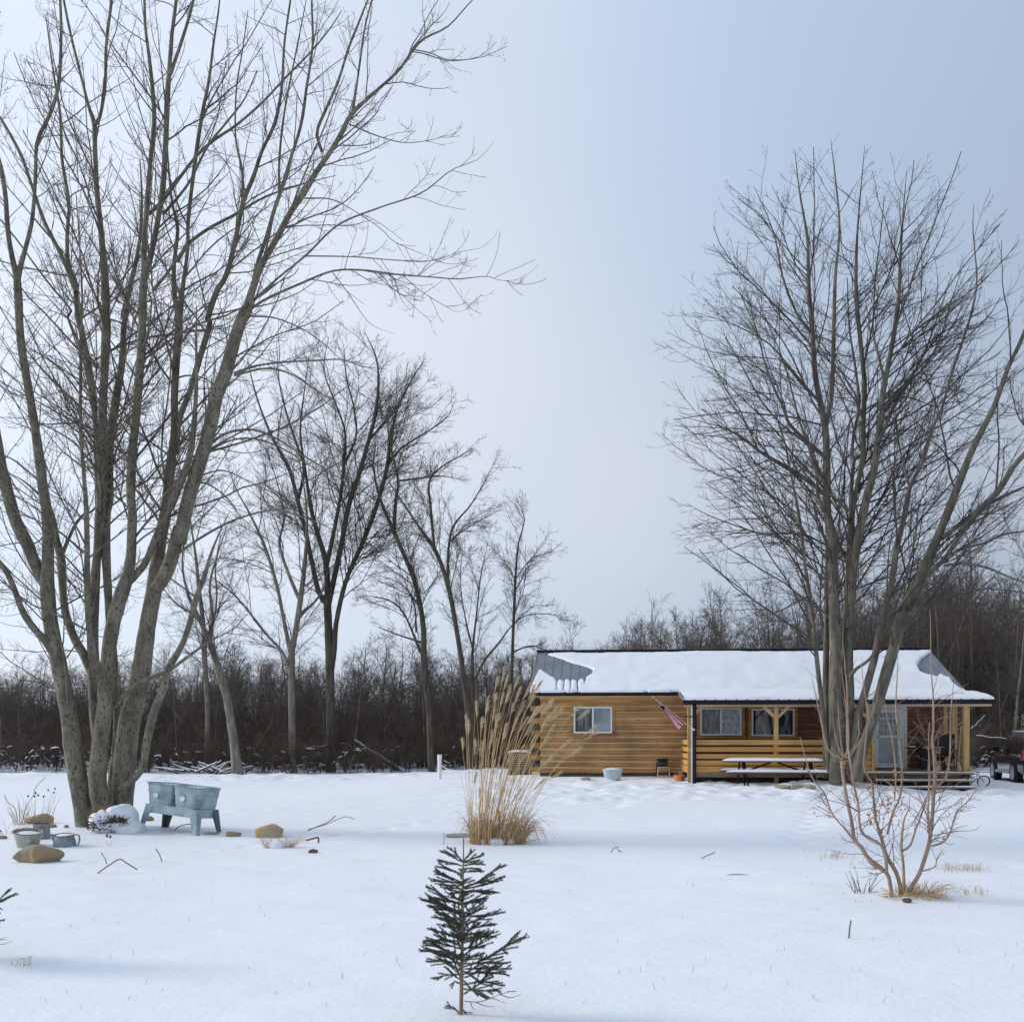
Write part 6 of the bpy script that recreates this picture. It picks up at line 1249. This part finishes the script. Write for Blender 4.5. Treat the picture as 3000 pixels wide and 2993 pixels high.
for p_ in ['520,1725 600,1732 690,1725 760,1695 850,1660 930,1635 1010,1615','860,1660 960,1695 1065,1665','780,1695 850,1710 915,1730','640,1740 720,1775 810,1785','520,1830 600,1850 640,1895 700,1900 755,1920','580,1740 600,1800 615,1810','430,1880 420,1890 435,1905','930,1635 1020,1638']: B(*[tuple(float(q) for q in a.split(',')) for a in p_.split()],k='b')
base=onground(1200+490/3.249,2400+1850/3.249); kk=base.y/F/3.249
trunk=[(490,1850,38),(492,1700,40),(498,1400,34),(502,1100,26),(506,800,20),(510,500,15),(513,300,13),(514,175,14)]
spruce('young spruce sapling standing alone in the centre foreground snow',base,br,490,1850,kk,trunk,1)
b2=onground(40,2812); b2=Vector((b2.x-.42,b2.y,g(b2.x-.42,b2.y)))
spruce('spruce sapling cut off by the left picture edge',b2,br,490,1850,kk*1.05,trunk,2,rz=.35)

# ------------------------------------------------------------------ leafless shrub at right
sb=onground(2650,2622); SY=sb.y
shr=[('P 868,1330,34 850,1220,33 820,1120,34 700,1040,34 620,920,34 560,850,34 540,720,30 505,550,28 470,350,28 460,215,28',0,.12),
 ('Q 650,905,12 600,880,12 540,820,12 500,650,10 465,480,8 425,300,3',.12,.2),('Q 652,890,11 620,820,10 590,700,9 580,600,4',.12,0),('Q 656,890,12 640,800,10 625,640,8 615,500,4',.12,-.05),('Q 660,890,14 690,810,14 685,600,12 680,400,10 665,230,6 648,50,3',.12,.3),('Q 690,860,10 740,800,9 765,720,8 760,620,4',.12,.3),('Q 700,880,9 780,760,9 822,640,8 812,480,6 788,300,5 785,170,2',0,-.2),
 ('P 818,1130,28 820,1050,28 800,950,26 760,880,22 620,790,22 590,560,20 555,400,18 512,130,16 500,0,14 Q 678,600,7 660,420,5 640,260,3',0,-.15),
 ('P 940,1320,34 935,1250,33 900,1120,34 820,980,30 775,820,26 725,650,20 705,400,16 640,280,14 650,60,12 Q 830,620,8 825,500,6',0,.15),
 ('P 825,810,22 870,640,20 930,500,16 945,300,16 920,0,14 Q 1025,550,11 1035,300,7 1040,100,3',.1,.3),
 ('P 965,1310,30 958,1150,28 955,1050,26 940,900,22 960,700,14 1000,600,8 1010,480,4',.05,.35),
 ('P 985,1310,40 1010,1250,38 1080,1140,36 1130,1000,34 1165,880,32 1190,680,30 1200,500,30 1210,420,32 1210,250,26 1190,50,22 Q 1290,700,16 1290,500,12 1275,250,8 1272,0,5 1266,-150,2',0,-.2),
 ('P 1205,440,20 1250,400,18 1300,350,18 1330,200,14 1338,0,12 Q 1415,560,9 1435,350,5',-.1,.1),('P 1160,800,22 1158,600,14 1165,400,12 1165,250,11 1160,60,8 Q 1265,640,5',-.1,-.3),
 ('P 1178,905,18 1280,870,16 1340,780,14 1385,630,10 1480,540,9 1560,420,7 1575,330,3',-.1,-.4),('P 950,940,20 1010,900,18 1060,760,14 1110,630,12 1160,450,10 1170,280,6',.1,.3),
 ('P 558,862,14 480,760,14 380,640,12 320,480,12 230,370,10 180,250,8 120,20,5',.05,-.3),('P 885,520,12 895,300,12 860,0,10 Q 962,600,8 945,480,4',.2,.1),('P 600,900,12 700,1010,12 790,1075,14',.1,0),
 ('P 870,900,8 880,1050,8 880,1090,6',.1,.1),('P 1115,1105,12 1210,1070,10 1230,1000,8 1280,930,4',-.05,-.2),('P 840,640,7 760,480,6 730,330,4',.2,.0),('P 930,500,8 870,420,7 800,370,4',.2,.4),
 ('P 1210,420,9 1140,520,9 1090,620,8 1020,740,6',0,.3),('P 460,215,7 430,160,6',.1,.1),('P 800,1110,8 730,1135,7 660,1100,4',0,-.2),('P 370,640,8 300,600,7 245,565,3',0,-.2),('P 1385,625,7 1450,620,5 1505,612,3',-.3,-.3),('P 1210,470,10 1290,460,6',0,0)]
root=traced_tree('shrub','waist-high leafless multi-stemmed shrub with tall whips in the right foreground',sb,shr,SY,shrub_bark,shrub_twig,[
 (10.,4,dict(t0=.2,t1=.72,ang=(28,60),lf=(.14,.32),lmin=.12,K=6,up=(0,.05),wig=.16,rf=.45,rmin=.0026,lmax=.5)),
 (7.,3,dict(t0=.2,ang=(35,65),lf=(.25,.6),lmin=.05,K=4,up=(0,.03),wig=.18,rf=.7,rmin=.0019,lmax=.2))],55,sides=10)
for o in [o for o in root.children if o.name.startswith('twigs')]:      # the crown stays below the whips
    me=o.data
rng=np.random.default_rng(8); LP=[];
def leafq(c,s,rng):
    d=rng.normal(size=3); d/=np.linalg.norm(d); e=np.cross(d,rng.normal(size=3)); e/=np.linalg.norm(e); f=np.cross(d,e); return [c-d*s,c+e*s*.5+f*s*.15,c+d*s,c-e*s*.5+f*s*.2]
spots=[]
for (x,y,n,sp_) in ((460,200,16,22),(480,235,10,20),(890,330,9,16),(940,320,8,16),(720,620,22,40),(870,520,22,40),(790,800,22,26),(710,710,14,26),(930,620,12,40),(560,480,5,20),(345,660,6,12),(1280,850,4,8),(300,485,5,10),(1165,100,4,10),(1240,130,5,16),(770,600,14,36),(690,850,7,26),(690,420,8,40),(1210,330,5,16),(1205,440,5,14),(240,630,2,5),(900,700,8,50)):
    for k in range(n):
        p=W(2300+(x+rng.normal()*sp_)/2.76,2150+(y+rng.normal()*sp_)/2.76,SY+rng.normal()*.08+.05); spots.append(np.array(p-sb))
V=np.array([leafq(c,rng.uniform(.012,.024),rng) for c in spots]).reshape(-1,3); Q=np.arange(len(V)).reshape(-1,4); link('dead_leaves',npmesh('dead_leaves',V,Q),leaf_m,root)
# growth around its foot
t_=onground(2700,2622); t=thing('dry_grass_tuft','arching dry grass and straw at the right foot of the bare shrub','grass tuft',t_); fan('blades',straw_d,t,110,71,.16,.30,.24,.006,hvar=.6,droop=.75,lean=(.04,0)); tangle('straw_litter',straw_d,t,(-.10,-.05,.0),(.34,.12,.03),120,15,.006,.12)
t_=onground(2525,2612); t=thing('dead_stalks','dark twisted dead stalks low in snow left of the bare shrub','dead plant',t_); fan('stems',shrub_twig,t,16,72,.10,.28,.16,.011,hvar=.6,curl=2.)
wire('fallen_twig','long curved dead branch lying left of the bare shrub foot','twig',[(2468,2618),(2500,2625),(2530,2620),(2570,2612),(2600,2622)],.006,stick_m)
rk('dark reddish leaf-covered lump at the foot of the bare shrub',2660,2644,28,14,brushy,73,.8,.2,rough=.3,name='leaf_litter_lump')
